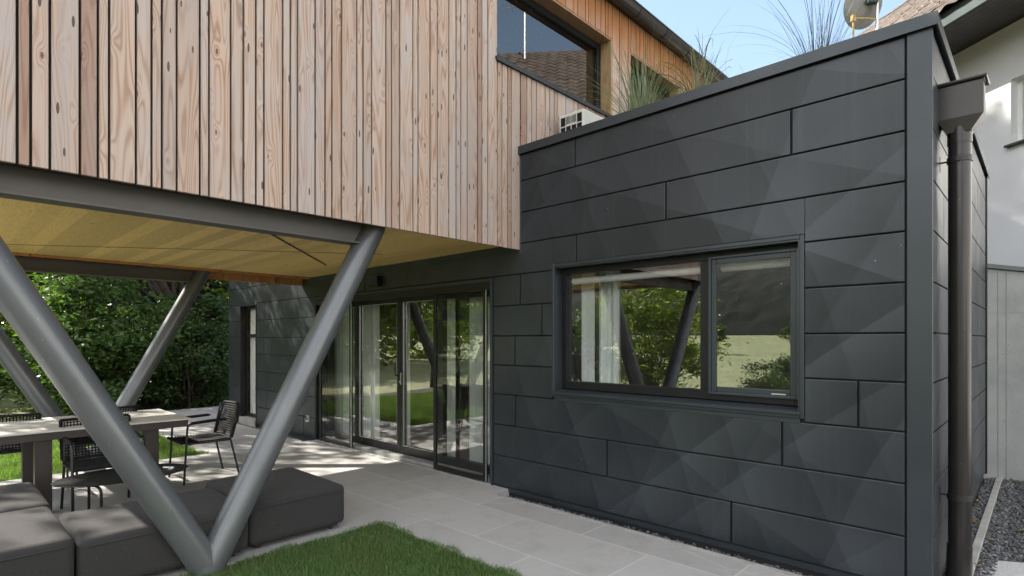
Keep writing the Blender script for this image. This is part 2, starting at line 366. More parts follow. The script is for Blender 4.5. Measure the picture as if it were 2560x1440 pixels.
def mat_render_wall():
    m, t, b = new_mat('white_render'); co = objco(t)
    c = ramp(t, noise(t, co, .8, 5), [(.3, (.62, .63, .64)), (.7, (.70, .71, .72))]); L(t, c, b.inputs['Base Color'])
    b.inputs['Roughness'].default_value = .9; bump(t, b, noise(t, co, 120, 3), .3, .004); return m
def mat_concrete():
    m, t, b = new_mat('fair_faced_concrete'); co = objco(t)
    c = ramp(t, noise(t, co, 1.3, 7, .62), [(.28, (.17, .18, .182)), (.5, (.225, .235, .235)), (.75, (.28, .285, .28))])
    st = ramp(t, noise(t, objco(t, (6, 6, .5)), 1.2, 4), [(.55, (0, 0, 0)), (.8, (1, 1, 1))]); c = mixc(t, math_n(t, 'MULTIPLY', st, .3), c, (.2, .21, .21))
    vo = N(t, 'ShaderNodeTexVoronoi', feature='F1'); L(t, co, vo.inputs['Vector']); vo.inputs['Scale'].default_value = 9
    c = mixc(t, math_n(t, 'LESS_THAN', vo.outputs['Distance'], .07), c, (.13, .135, .14))
    L(t, c, b.inputs['Base Color']); b.inputs['Roughness'].default_value = .85; bump(t, b, noise(t, co, 30, 5), .3, .01); return m
def mat_ground(name, c1, c2, scale=3):
    m, t, b = new_mat(name); co = objco(t)
    c = ramp(t, noise(t, co, scale, 7, .65), [(.3, c1), (.7, c2)]); L(t, c, b.inputs['Base Color']); b.inputs['Roughness'].default_value = .95
    bump(t, b, noise(t, co, scale*9, 5), .6, .03); return m

M = {}
M['board'] = mat_boards('weathered_larch'); M['board_raw'] = mat_boards('fresh_larch', raw=True); M['board_or'] = mat_boards('sunlit_orange_larch', orange=True)
M['soffit'] = mat_soffit(); M['panel'] = mat_panels(); M['paving'] = mat_paving()
M['trim'] = simple('anthracite_trim', (.038, .047, .055), .36, .3, .12, 2, speck=.22)
M['dark'] = simple('dark_backing', (.012, .012, .013), .8, 0, .2)
M['frame'] = simple('black_window_frame', (.010, .011, .012), .45, 0, .15, 4, spec=.3)
M['steel'] = simple('grey_painted_steel', (.13, .14, .148), .34, .35, .10, 2.0, bmp=.04, bscale=25, speck=.24)
M['beam'] = simple('brown_grey_steel', (.11, .105, .10), .55, .2, .12, 2)
M['pipe'] = simple('umber_coated_pipe', (.030, .027, .026), .26, .3, .15, 3, speck=.22)
M['gutter'] = simple('umber_gutter', (.038, .036, .034), .35, .3, .15, 3)
M['glass'] = mat_glass('window_glass', ior=2.9); M['glass2'] = mat_glass('upper_window_glass', (.5, .53, .53), 2.6)
M['screen'] = mat_glass('insect_screen_glass', (.93, .94, .935), 1.55)
M['sofa'] = mat_fabric('charcoal_weave', (.031, .030, .0305)); M['rope'] = simple('black_rope', (.011, .011, .012), .75, 0, .3, 30, .4, 300, spec=.2)
M['tubeblk'] = simple('black_tube', (.022, .023, .024), .42, .2, .2, 5)
M['ceramic'] = simple('grey_ceramic_top', (.55, .54, .51), .4, 0, .08, 2); M['apron'] = simple('bronze_apron', (.035, .029, .025), .45, .2, .15, 3)
M['white'] = simple('white_paint', (.75, .76, .76), .6, 0, .04, 3); M['acwhite'] = simple('offwhite_casing', (.62, .62, .59), .5, 0, .06, 3)
M['alu'] = simple('aluminium', (.62, .62, .62), .35, .8, .08, 4); M['rust'] = simple('rusty_bracket', (.42, .27, .10), .7, .2, .4, 12)
M['curtain'] = simple('white_curtain', (.80, .82, .80), .9, 0, .04, 2); M['roomwall'] = simple('interior_wall', (.30, .28, .26), .9)
M['roomdark'] = simple('interior_dark', (.06, .058, .055), .6); M['parquet'] = simple('parquet', (.20, .10, .06), .4)
M['tiles'] = mat_tiles(); M['render'] = mat_render_wall(); M['concrete'] = mat_concrete()
M['eave'] = simple('dark_boarding', (.05, .045, .042), .7); M['eavefascia'] = simple('green_grey_fascia', (.042, .056, .058), .7, 0, .2, 4, speck=.22, spec=.25)
M['kerb'] = simple('pale_concrete_kerb', (.30, .30, .29), .85, 0, .2, 6, .4, 60); M['granite'] = simple('granite_slab', (.42, .42, .42), .8, 0, .25, 60, .3, 120)
M['stone'] = None
def mat_stone(name, lo, hi):
    m, t, b = new_mat(name); geo = N(t, 'ShaderNodeNewGeometry'); c = ramp(t, geo.outputs['Random Per Island'], [(0, lo), (.85, tuple((a+b_)/2 for a, b_ in zip(lo, hi))), (1, hi)])
    c = mixc(t, .4, c, ramp(t, noise(t, objco(t), 90, 3), [(.3, (.4, .4, .4)), (.7, (1, 1, 1))]), 'MULTIPLY'); L(t, c, b.inputs['Base Color']); b.inputs['Roughness'].default_value = .8; return m
M['stone'] = mat_stone('dark_basalt', (.04, .042, .048), (.24, .245, .25)); M['soil'] = mat_ground('dark_soil', (.025, .02, .015), (.06, .048, .035), 6)
M['gravelbase'] = mat_ground('gravel_bed', (.03, .032, .036), (.11, .112, .115), 60)
M['bark'] = simple('bark', (.075, .062, .05), .95, 0, .4, 9, 1, 40); M['barkdark'] = simple('dark_bark', (.035, .03, .026), .95, 0, .4, 9, 1, 40)
M['leafA'] = mat_leaf('leaf_bright', (.045, .095, .03), (.09, .16, .045)); M['leafB'] = mat_leaf('leaf_mid', (.034, .072, .026), (.066, .12, .038))
M['leafC'] = mat_leaf('leaf_yellow', (.08, .13, .028), (.16, .21, .045), .55); M['leafD'] = mat_leaf('spruce_needles', (.016, .036, .02), (.03, .06, .032), .1)
M['willow'] = mat_leaf('willow_leaf', (.13, .19, .05), (.22, .28, .09), .55); M['grass'] = mat_leaf('grass_blade', (.075, .165, .045), (.14, .25, .075), .4, (.28, .25, .12))
M['reed'] = mat_leaf('ornamental_grass', (.19, .24, .15), (.30, .36, .24), .25, (.25, .22, .12)); M['reeddry'] = mat_leaf('dry_grass', (.22, .17, .11), (.32, .26, .18), .25)
M['reeddark'] = mat_leaf('dusky_grass', (.05, .06, .05), (.10, .10, .085), .2)
M['meadow'] = mat_ground('meadow_grass', (.20, .25, .10), (.36, .38, .20), .3); M['dirt'] = mat_ground('forest_floor', (.03, .028, .018), (.07, .075, .03), 2)
M['fallen'] = mat_leaf('fallen_leaf', (.28, .13, .05), (.40, .24, .12), .2); M['hill'] = mat_ground('wooded_slope', (.006, .011, .007), (.013, .023, .013), .8)

# ------------------------------------------------------------------ the ground
GZ = -.09
g = MB(); g.box(-250, 250, -250, 250, GZ-.3, GZ-.13).build('ground', M['dirt'], loc=(0, 0, 0)); tag(bpy.data.objects['ground'], kind='structure')
def slab(name, pts, z0, z1, m, **k):
    o = MB().prism(pts, z0, z1, 'z').build(name, m, frame=True, bevel=k.get('bevel', 0), seg=1); return tag(o, kind='structure')
# terrace: everything paved. Front lawn quadrant cut at x>-.23,y<-1.5 ; strip along wall
TRY = -.235      # edge of paving towards the metal wall
slab('patio', [(-.23, -8), (-.23, -1.52), (6.5, -1.52), (6.5, TRY-.03), (-.17, TRY-.03), (-.17, .02), (-4.33, .02), (-4.33, -.23), (-7.9, -.23), (-7.9, .4), (-10.2, 1.2), (-10.0, -1.55), (-4.42, -1.55), (-4.42, -8)], -.12, 0, M['paving'], bevel=.003)
slab('patio_edge', [(-.165, TRY-.03), (6.5, TRY-.03), (6.5, TRY), (-.165, TRY)], -.12, .008, M['kerb'])
slab('paving_edge', [(-7.88, -.23), (-4.34, -.23), (-4.34, -.21), (-7.88, -.21)], -.12, .006, M['kerb'])
slab('lawn_soil', [(-.23, -8), (-.23, -1.52), (6.5, -1.52), (6.5, -8)], -.12, -.02, M['soil'])
slab('rear_lawn_soil', [(-4.42, -8), (-4.42, -1.55), (-9.5, -1.55), (-11, -8)], -.12, -.025, M['soil'])
slab('gravel_bed', [(-.165, TRY), (3.36, TRY), (3.364, .0), (4.9, 0), (4.9, 5.2), (3.0, 5.2), (3.3, .3), (-.165, .3)], -.14, -.10, M['gravelbase'])
slab('side_yard', [(3.42, TRY), (9, TRY), (9, 5.2), (3.42, 5.2)], -.14, -.105, M['gravelbase'])
slab('rear_gravel_bed', [(-7.9, -.21), (-4.33, -.21), (-4.33, .2), (-7.9, .2)], -.14, -.06, M['gravelbase'])

# meadow and wooded slope away to the left and behind the camera (seen mirrored in the window)
def sheet(name, f, xs, ys, m):
    b = MB(); b.grid([(x, y, f(x, y)) for y in ys for x in xs], len(xs), len(ys)); o = b.build(name, m, smooth=True); return tag(o, kind='structure')
def mz(x, y):
    d = math.hypot(x, y); t = max(0, d-24)/90
    return GZ-.125+min(t, 1.2)*2.6*max(0, min(1, (-x-6)/18))
xs = [-160+6*i for i in range(26)]; ys = [-130+6*i for i in range(30)]
sheet('meadow', mz, xs, ys, M['meadow'])
def hz(u, v):
    a = R(100+u*150); d = 118+v*60
    r = 26*math.sin(min(1, v*1.1)*PI/2)*(1+.18*math.sin(a*7)+.1*math.sin(a*17))
    return (d*math.cos(a), d*math.sin(a), 2+r+random.uniform(-.15, .15)*(v > .05))
b = MB(); nu, nv = 150, 22; b.grid([hz(i/(nu-1), j/(nv-1)) for j in range(nv) for i in range(nu)], nu, nv); tag(b.build('hillside', M['hill']), kind='structure')

# ------------------------------------------------------------------ the metal-clad extension
EX = 3.364; FAR = -7.873; DEP = 4.32; TOPZ = 3.42
ext = thing('flat_roofed_extension', 'anthracite metal clad flat roofed building wing with a wide window and glazed doors', 'building')
WIN = (.455, 2.645, 1.06, 2.25); DOOR = (-4.30, -.40, -.005, 2.19); NAR = (-7.28, -6.55, .09, 2.20)
zs = [3.43, 3.167, 2.846, 2.533, 2.224, 1.908, 1.594, 1.288, .982, .661, .335, .02]
joints = {0: [.40-.0], 1: [], 2: [], 3: [], 4: [], 5: [], 6: [], 7: [], 8: [], 9: [], 10: []}
def jx(px, py): return onY(px, py)[0]
joints = {0: [jx(1440, 380), -2.2, -5.5], 1: [jx(1980, 330), -1.4, -3.9, -6.6], 2: [jx(1667, 505), -1.9, -5.0], 3: [jx(1443, 620), jx(709, 730), -2.9], 4: [jx(1303, 730), jx(663, 780)],
          5: [jx(1357, 800), jx(720, 820), -7.55], 6: [jx(1290, 880), -5.9], 7: [jx(1792, 1030), jx(2147, 1010), jx(679, 905)], 8: [jx(1292, 1025), jx(1957, 1110), -5.35], 9: [jx(1520, 1140), -6.1], 10: [jx(1830, 1300), jx(761, 1060)]}
def subtract(rects, h):
    out = []
    for (x0, x1, z0, z1) in rects:
        a0, a1, c0, c1 = max(x0, h[0]), min(x1, h[1]), max(z0, h[2]), min(z1, h[3])
        if a0 >= a1 or c0 >= c1: out.append((x0, x1, z0, z1)); continue
        if x0 < a0: out.append((x0, a0, z0, z1))
        if a1 < x1: out.append((a1, x1, z0, z1))
        if z0 < c0: out.append((a0, a1, z0, c0))
        if c1 < z1: out.append((a0, a1, c1, z1))
    return out
holes = [(WIN[0]-.03, WIN[1]+.03, WIN[2]-.06, WIN[3]+.03), (DOOR[0]-.03, DOOR[1]+.02, -1, DOOR[3]+.02), (NAR[0]-.02, NAR[1]+.02, -1, NAR[3]+.02)]
mb = MB(); GAP = .0065
for c in range(11):
    z1, z0 = zs[c]-GAP, zs[c+1]+GAP*.6
    xs_ = sorted([FAR+.02]+joints[c]+[EX-.112])
    rects = [(xs_[i]+GAP, xs_[i+1]-GAP, z0, z1) for i in range(len(xs_)-1)]
    for h in holes: rects = subtract(rects, h)
    for (x0, x1, q0, q1) in rects:
        if x1-x0 > .02 and q1-q0 > .02: mb.box(x0, x1, -.018, .006, q0, q1)
wall = mb.build('wall_cladding', M['panel'], ext, bevel=.005, seg=2)
mb = MB(); bh = [(WIN[0], WIN[1], WIN[2], WIN[3]), (DOOR[0], DOOR[1], -1, DOOR[3]), (NAR[0], NAR[1], -1, NAR[3])]
rects = [(FAR+.03, EX-.02, -.09, TOPZ)]
for h in bh: rects = subtract(rects, h)
for (x0, x1, q0, q1) in rects: mb.box(x0, x1, .004, .30, q0, q1)
mb.box(EX-.30, EX-.004, .30, DEP, -.09, TOPZ); mb.box(FAR+.03, FAR+.30, .30, DEP, -.09, TOPZ); mb.box(FAR+.03, EX-.02, DEP-.3, DEP-.004, -.09, TOPZ)
mb.build('backing_wall', M['dark'], ext)
# flashing line where wall panels end, plinth ledge
mb = MB(); 
for (x0, x1) in [(DOOR[1]+.04, EX-.0), (NAR[1]+.04, DOOR[0]-.04), (FAR, NAR[0]-.03)]:
    MB().box(x0, x1, -.006, .003, -.035, .012).build('base_flashing', M['trim'], ext, bevel=.002, seg=1)
# side wall panels (x = EX plane), seen obliquely
mb = MB(); sj = {0: [1.9], 1: [1.1, 3.2], 2: [.17, 2.5], 3: [.55, 3.0], 4: [.18, 1.7], 5: [2.3, 3.6], 6: [1.2], 7: [2.8], 8: [1.5, 3.5], 9: [.62, 2.9], 10: [1.9]}
for c in range(11):
    z1, z0 = zs[c]-GAP, zs[c+1]+GAP*.6; ys_ = sorted([.03]+sj[c]+[DEP-.05])
    for i in range(len(ys_)-1): mb.box(EX-.006, EX+.016, ys_[i]+GAP, ys_[i+1]-GAP, z0, z1)
mb.build('side_cladding', M['panel'], ext, bevel=.0035, seg=2)
mb = MB(); mb.box(EX-.107, EX+.020, -.020, .0035, -.06, TOPZ+.02); mb.box(EX+.004, EX+.0201, .004, .026, -.06, TOPZ+.02)
mb.build('corner_flashing', M['trim'], ext, bevel=.003, seg=2)
mb = MB(); mb.box(EX+.002, EX+.03, DEP-.045, DEP+.03, -.0, TOPZ+.02).build('end_flashing', M['frame'], ext, bevel=.003, seg=1)
mb = MB(); mb.box(-.004, .0205, -.022, .003, 2.43, TOPZ+.02); MB().box(FAR-.012, FAR+.018, -.022, .0035, -.05, TOPZ+.02).build('corner_trim', M['trim'], ext, bevel=.002, seg=1)
mb.build('corner_trim', M['trim'], ext, bevel=.002, seg=1)
# parapet capping, flat roof
def ringbox(mb, x0, x1, y0, y1, wd, z0, z1):
    mb.box(x0, x1, y0, y0+wd, z0, z1); mb.box(x1-wd, x1, y0+wd+.001, y1-wd-.001, z0, z1); mb.box(x0, x1, y1-wd, y1, z0, z1); mb.box(x0, x0+wd, y0+wd+.001, y1-wd-.001, z0, z1)
mb = MB(); mb.prism([(-.048, 3.4320), (-.04, 3.4320), (-.04, 3.4920), (.34, 3.4770), (.34, 3.4970), (-.048, 3.5120)], -.03, EX+.048, 'x')
mb.prism([(EX+.048, 3.4320), (EX+.04, 3.4320), (EX+.04, 3.4922), (EX-.34, 3.4770), (EX-.34, 3.4970), (EX+.048, 3.5122)], -.0479, DEP+.05, 'y')
mb.prism([(DEP+.05, 3.4320), (DEP+.042, 3.4320), (DEP+.042, 3.4910), (DEP-.3, 3.4770), (DEP-.3, 3.4970), (DEP+.05, 3.5110)], -.03, EX+.03, 'x')
mb.build('parapet_capping', M['trim'], ext)
mb = MB(); mb.box(-.01, EX-.02, .003, .30, TOPZ-.05, 3.474); mb.box(EX-.3, EX-.02, .301, DEP-.02, TOPZ-.05, 3.474)
mb.box(-.01, EX-.301, DEP-.3, DEP-.02, TOPZ-.05, 3.474); mb.build('parapet_upstand', M['dark'], ext)
mb = MB(); mb.box(FAR+.31, EX-.31, .31, DEP-.31, 3.0, 3.28).build('roof_deck', M['gravelbase'], ext)
mb = MB(); mb.box(EX-.11, EX-.02, -.012, .1, 3.40, 3.49)
# interior
mb = MB(); mb.box(FAR+.31, EX-.31, .31, DEP-.31, -.08, .012).build('interior_floor', M['parquet'], ext)
mb = MB(); mb.box(FAR+.31, EX-.31, .31, DEP-.31, 2.55, 2.6).build('interior_ceiling', M['roomwall'], ext)
mb = MB(); mb.box(FAR+.31, EX-.31, DEP-.36, DEP-.31, .015, 2.54); mb.box(-.12, .02, .32, DEP-.37, .015, 2.54); mb.box(-5.2, -5.05, .32, DEP-.37, .015, 2.54)
mb.box(EX-.36, EX-.31, .32, DEP-.37, .015, 2.54); mb.build('interior_wall', M['roomwall'], ext)

def frame_rect(mb, x0, x1, z0, z1, wd, y0, y1, wb=None, wt=None):
    wb = wb or wd; wt = wt or wd
    mb.box(x0, x0+wd, y0, y1, z0, z1); mb.box(x1-wd, x1, y0, y1, z0, z1)
    mb.box(x0+wd+.0005, x1-wd-.0005, y0+.0005, y1-.0005, z0, z0+wb); mb.box(x0+wd+.0005, x1-wd-.0005, y0+.0005, y1-.0005, z1-wt, z1)
# --- wide window
win = MB(); frame_rect(win, WIN[0]-.028, WIN[1]+.028, WIN[2]-.055, WIN[3]+.028, .028, -.026, .0, .05)
wobj = win.build('wide_window', M['trim'], ext, bevel=.003, seg=1)
mb = MB(); x0, x1, z0, z1 = WIN
mb.box(x0-.002, x0+.012, -.018, .19, z0, z1); mb.box(x1-.012, x1+.002, -.018, .19, z0, z1); mb.box(x0+.0125, x1-.0125, -.017, .19, z1-.012, z1+.002)
mb.build('reveal', M['trim'], wobj)
mb = MB(); mb.prism([(-.045, z0-.028), (-.045, z0-.006), (.13, z0+.018), (.13, z0-.028)], x0-.01, x1+.01, 'x'); mb.box(x0, x1, -.02, -.008, z0-.09, z0-.056)
mb.build('window_sill', M['trim'], wobj, bevel=.002, seg=1)
fy0, fy1 = .085, .155; fb = z0+.02
mb = MB(); frame_rect(mb, x0+.013, x1-.013, fb, z1-.013, .052, fy0, fy1, .075, .055); XM = 1.875; mb.box(XM, XM+.105, fy0+.001, fy1-.001, fb+.0755, z1-.0685)
mb.build('frame', M['frame'], wobj, bevel=.004, seg=2)
SX0, SX1, SZ0, SZ1 = XM+.075, x1-.03, fb+.045, z1-.045
mb = MB(); frame_rect(mb, SX0, SX1, SZ0, SZ1, .022, fy0-.022, fy0-.001); frame_rect(mb, SX0+.022, SX1-.022, SZ0+.022, SZ1-.022, .04, fy0-.012, fy0+.02)
mb.build('sash', M['trim'], wobj, bevel=.004, seg=2)
mb = MB(); mb.box(SX1-.19, SX1-.09, fy0-.0135, fy0-.011, SZ0+.027, SZ0+.036); mb.build('maker_strip', M['alu'], wobj)
mb = MB(); mb.box(x0+.065, XM, .115, .122, fb+.075, z1-.068); mb.build('pane', M['glass'], wobj)
mb = MB(); mb.box(SX0+.062, SX1-.062, .082, .089, SZ0+.062, SZ1-.062); mb.build('pane', M['glass'], wobj)
mb = MB(); mb.box(x0+.02, x1-.02, .17, .32, z0+.03, z0+.055).build('inner_sill', M['white'], wobj)
# --- glazed doors
dz1 = DOOR[3]; dx0, dx1 = DOOR[0], DOOR[1]
dr = MB(); frame_rect(dr, dx0-.03, dx1+.012, -.0, dz1+.018, .03, -.035, .004, .001); door = dr.build('terrace_glazing', M['trim'], ext, bevel=.002, seg=1)
mb = MB(); mb.box(dx0+.0, dx1-.018, -.03, .02, dz1-.10, dz1-.012); mb.box(dx0, dx0+.035, -.03, .28, .0, dz1-.101); mb.box(dx1-.02, dx1-.002, -.03, .28, 0, dz1-.101)
mb.box(dx0+.036, dx1-.021, .021, .28, dz1-.07, dz1-.012); mb.build('surround', M['frame'], door)
mb = MB(); mb.box(dx0, dx1, -.036, .0, .001, .014); mb.box(dx0, dx1, .012, .02, .001, .016); mb.build('threshold', M['alu'], door)
def screen(px0, px1, name='sliding_screen'):
    a = onY(px0, 800, -.01)[0]; c = onY(px1, 800, -.01)[0]
    mb = MB(); frame_rect(mb, a, c, .02, dz1-.03, .045, -.022, .012, .05, .06); o = mb.build(name, M['frame'], door, bevel=.003, seg=1)
    mb = MB(); mb.box(a+.0455, c-.0455, -.008, -.003, .07, dz1-.09).build('pane', M['screen'], o)
    mb = MB(); mb.box(c+.001, c+.010, -.024, -.016, .018, dz1-.03); mb.box(a, c+.01, -.0245, -.020, dz1-.0295, dz1-.026); mb.build('edge_strip', M['alu'], o)
    return a, c
s1 = screen(800, 879); s2 = screen(1085, 1216)
yd = .14
def leafdoor(a, c, side):
    mb = MB(); frame_rect(mb, a, c, .05, 2.12, .065, yd, yd+.07, .11, .075); o = mb.build('door_leaf', M['frame'], door, bevel=.004, seg=1)
    mb = MB(); mb.box(a+.064, c-.064, yd+.03, yd+.037, .16, 2.046).build('pane', M['glass'], o)
    mb = MB(); frame_rect(mb, a+.066, c-.066, .161, 2.045, .003, yd-.002, yd+.02); mb.build('glazing_bead', M['alu'], o)
    return o
xa = onY(887, 900, yd)[0]; xb = onY(1000, 900, yd)[0]; xc = onY(1100, 900, yd)[0]
d1_ = leafdoor(xa+.06, xb-.003, 0); d2_ = leafdoor(xb+.003, xc, 0)
mb = MB(); frame_rect(mb, dx0+.036, xa+.055, .05, 2.12, .05, yd, yd+.07, .09, .075); mb.build('fixed_frame', M['frame'], door); 
mb = MB(); mb.box(dx0+.085, xa+.006, yd+.03, yd+.037, .135, 2.05).build('pane', M['glass'], door)
mb = MB(); frame_rect(mb, xc+.004, dx1-.021, .05, 2.12, .05, yd, yd+.07, .09, .075); mb.build('fixed_frame', M['frame'], door)
mb = MB(); mb.box(xc+.05, dx1-.066, yd+.03, yd+.037, .135, 2.05).build('pane', M['glass'], door)
h = MB(); hxx = xb-.035; h.box(hxx-.016, hxx+.016, yd-.008, yd-.001, .93, 1.17); h.tube(arc_corner([(hxx, yd-.004, 1.08), (hxx, yd-.05, 1.08), (hxx, yd-.055, 1.24)], .02), .009, 8); h.build('handle', M['pipe'], d1_)
h = MB(); h.box(xb+.01, xb+.03, yd-.006, yd-.001, .96, 1.12); h.tube([(xb+.02, yd-.002, 1.0), (xb+.02, yd-.022, 1.0)], .012, 10); h.build('lock', M['alu'], d1_)
mb = MB(); mb.box(dx0+.036, dx1-.02, .03, .31, -.04, .045).build('door_sill', M['kerb'], door)
# --- narrow window
nx0, nx1, nz0, nz1 = NAR
mb = MB(); frame_rect(mb, nx0-.02, nx1+.022, nz0-.14, nz1+.02, .022, -.03, .004, .01); nar = mb.build('narrow_window', M['trim'], ext, bevel=.002, seg=1)
mb = MB(); mb.box(nx0, nx0+.012, -.028, .17, nz0, nz1-.0005); mb.box(nx1-.012, nx1, -.028, .17, nz0, nz1-.0005); mb.box(nx0+.013, nx1-.013, -.028, .17, nz1-.012, nz1-.001); mb.build('reveal', M['frame'], nar)
mb = MB(); frame_rect(mb, nx0+.013, nx1-.013, nz0+.0, nz1-.013, .045, .08, .105, .07); mb.box(nx0+.059, nx1-.059, .081, .104, 1.60, 1.66); mb.build('frame', M['frame'], nar)
mb = MB(); mb.box(nx0+.057, nx1-.057, .09, .096, nz0+.07, 1.60); mb.box(nx0+.057, nx1-.057, .09, .096, 1.66, nz1-.058); mb.build('pane', M['glass'], nar)
mb = MB(); mb.box(nx0, nx1, -.05, .25, -.06, nz0-.002).build('window_base', M['kerb'], nar)

# things on / behind the wall
def folds(name, x0, x1, y, z0, z1, label, per=.085, amp=.028, loc=None):
    n = max(8, int((x1-x0)/per*10)); P = []
    for j, z in enumerate([z0, (z0+z1)/2, z1]):
        for i in range(n):
            u = i/(n-1); a = amp*(1.15 if j == 0 else 1)
            P.append((x0+(x1-x0)*u-x0, a*math.sin(u*(x1-x0)/per*2*PI+.6*math.sin(u*9))+.3*a*math.sin(u*31), z-z0))
    b = MB().grid(P, n, 3); b.grid([(p[0], p[1]+.004, p[2]) for p in P], n, 3)
    o = b.build(name, M['curtain'], smooth=True, recalc=False); o.location = toW(x0, y, z0); o.rotation_euler = (0, 0, TH)
    return tag(o, label, 'curtain')
yc = .29
cx = lambda p, y=yc+.1: onY(p, 900, y)[0]
folds('curtain', cx(800), cx(884), .4, .03, 2.5, 'full width white curtain behind the left glass panel of the terrace doors')
folds('curtain', cx(904), cx(944), .4, .03, 2.5, 'white curtain drawn aside behind the left half of the middle door pair')
folds('curtain', cx(1013), cx(1020), .4, .03, 2.5, 'very narrow white curtain edge behind the right leaf of the middle door pair', per=.05)
folds('curtain', cx(1110), cx(1133), .4, .03, 2.5, 'white curtain at the left side of the right terrace glass panel')
folds('curtain', cx(1172), cx(1232), .4, .03, 2.5, 'white curtain hanging at the far right end of the terrace glazing')
folds('curtain', .50, .66, .36, .95, 2.42, 'flat white curtain strip at the left edge of the wide window', per=.3, amp=.008)
folds('curtain', .67, .92, .42, .95, 2.42, 'gathered white curtain with deep folds inside the wide window', per=.07, amp=.03)
folds('curtain', nx0+.02, nx1-.02, .15, .1, 2.15, 'white curtain filling the tall narrow window', per=.1, amp=.015)
for a, c, lab in [(x0+.06, XM+.01, 'rolled up white blind across the top of the wide window fixed pane'), (SX0+.05, SX1-.05, 'rolled up white blind at the top of the wide window opening sash')]:
    mb = MB(); mb.tube([(a, 0, 0), (c, 0, 0)], .032, 14); o = mb.build('roller_blind', M['white']); o.location = toW(0, .21, z1-.125); o.rotation_euler = (0, 0, TH); tag(o, lab, 'blind', 'roller blinds in the wide window')
# kitchen seen through the right panel
kt = thing('kitchen_counter', 'dark kitchen counter glimpsed through the right terrace glass panel', 'counter', (-3.2, 2.6, 0))
MB().box(-1.0, 1.4, -.3, .3, .012, .88).build('cabinet', M['roomdark'], kt, bevel=.004); MB().box(-1.03, 1.43, -.33, .33, .881, .92).build('worktop', M['frame'], kt, bevel=.004)
v = thing('white_vase', 'slim white vase on the kitchen counter behind the terrace glass', 'vase', (-3.05, 2.45, .92)); MB().tube([(0, 0, 0), (0, 0, .12), (0, 0, .26), (0, 0, .32)], [.05, .055, .05, .035], 16).build('vase_body', M['white'], v, smooth=True)
pl = thing('potted_plant', 'small leafy green plant beside the white vase on the kitchen counter', 'plant', (-2.75, 2.5, .92))
MB().tube([(0, 0, 0), (0, 0, .12)], [.05, .07], 14).build('pot', M['white'], pl)
sl = thing('spot_lamp', 'small lit warm spot lamp under the kitchen ceiling cabinet', 'lamp', (-3.0, 2.75, 1.62)); MB().tube([(0, 0, 0), (0, 0, .04)], .03, 12).build('housing', M['alu'], sl)
MB().tube([(0, 0, -.006), (0, 0, -.001)], .024, 12).build('bulb', mat_emit('warm_bulb', (1, .62, .35), 18), sl)
MB().box(-3.9, -2.0, 2.9, 2.95, 1.0, 1.6).build('splashback', M['roomwall'], frame=True); o = bpy.data.objects['splashback']; tag(o, 'brownish splashback panel behind the kitchen counter', 'panel')
MB().box(-4.0, -1.8, 2.55, 2.9, 1.66, 2.4).build('wall_cabinet', M['roomdark'], frame=True); tag(bpy.data.objects['wall_cabinet'], 'dark upper kitchen cabinet above the spot lamp', 'cabinet')
# speaker, socket
sp = thing('wall_speaker', 'small dark outdoor loudspeaker mounted on the metal wall above the terrace doors', 'speaker', (-2.56, -.02, 2.33))
P = []
for j in range(7):
    for i in range(9):
        u = i/8-.5; P.append((u*.16, -.08-.045*math.cos(u*PI), j/6*.13-.065+.01*math.cos(u*PI)))
sb = MB(); sb.grid(P, 9, 7); sb.build('grille', M['eavefascia'], sp, smooth=True, recalc=False); MB().box(-.08, .08, -.078, -.02, -.067, .067).build('cabinet', M['frame'], sp, bevel=.006); MB().box(-.02, .02, -.02, .0, -.03, .03).build('bracket', M['frame'], sp)
so = thing('wall_socket', 'small square metal outdoor socket low on the metal wall left of the terrace doors', 'socket', (-4.53, -.018, .31)); MB().box(-.042, .042, -.035, 0, -.05, .05).build('plate', M['alu'], so, bevel=.006); MB().box(-.033, .033, -.042, -.0355, -.02, .044).build('flap', M['pipe'], so, bevel=.003)

# ------------------------------------------------------------------ the timber upper house
hs = thing('timber_house', 'upper storey clad in weathered vertical larch boards overhanging the terrace', 'building')
FZ0, FZ1 = 2.455, 2.482; EZ = 5.70; XR = -4.75; YF = -4.40; YB = 6.2
edges = [43, 77, 125, 200, 245, 273, 340, 379, 405, 442, 500, 523, 577, 609, 640, 660, 707, 726, 744, 788, 813, 830, 854, 892, 908, 929, 965, 979, 999, 1032, 1045, 1075, 1093, 1122, 1140, 1152, 1168, 1194, 1205, 1219.5, 1245, 1255, 1269, 1278, 1300]
ye = [onX(p, 400)[0] for p in edges]; ye[-1] = -.012
y = ye[0]
while y > YF: y -= random.choice([.09, .13, .17, .2]); ye.insert(0, y)
y = .0; ye.append(y)
while y < YB: y += random.choice([.055, .075, .075, .095, .115, .14, .15]); ye.append(min(y, YB))
UW = (-.34, 1.668, 4.32, 5.27)   # upper window opening y0,y1,z0,z1
UW2 = (2.10, 3.45, 4.32, 5.27)
# snap board edges to window sides
for q in (UW[0], UW[1], UW2[0], UW2[1]):
    k = min(range(len(ye)), key=lambda i: abs(ye[i]-q)); ye[k] = q
ye = sorted(set(ye))
mb = MB()
for i in range(len(ye)-1):
    a, c = ye[i]+.0065, ye[i+1]-.0065
    if c-a < .02: continue
    mid = (a+c)/2; zb = 2.468 if mid < 0 else 3.0
    th = random.uniform(0, .004)
    spans = [(zb, EZ+.02)]
    for wdw in (UW, UW2):
        if wdw[0] < mid < wdw[1]:
            spans = [(zb, wdw[2]-.045), (wdw[3], EZ+.02)]
    for (q0, q1) in spans: mb.box(-.026, .0+th, a, c, q0, q1, rnd=random.random())
mb.build('front_cladding', M['board'], hs, bevel=.002, seg=1)
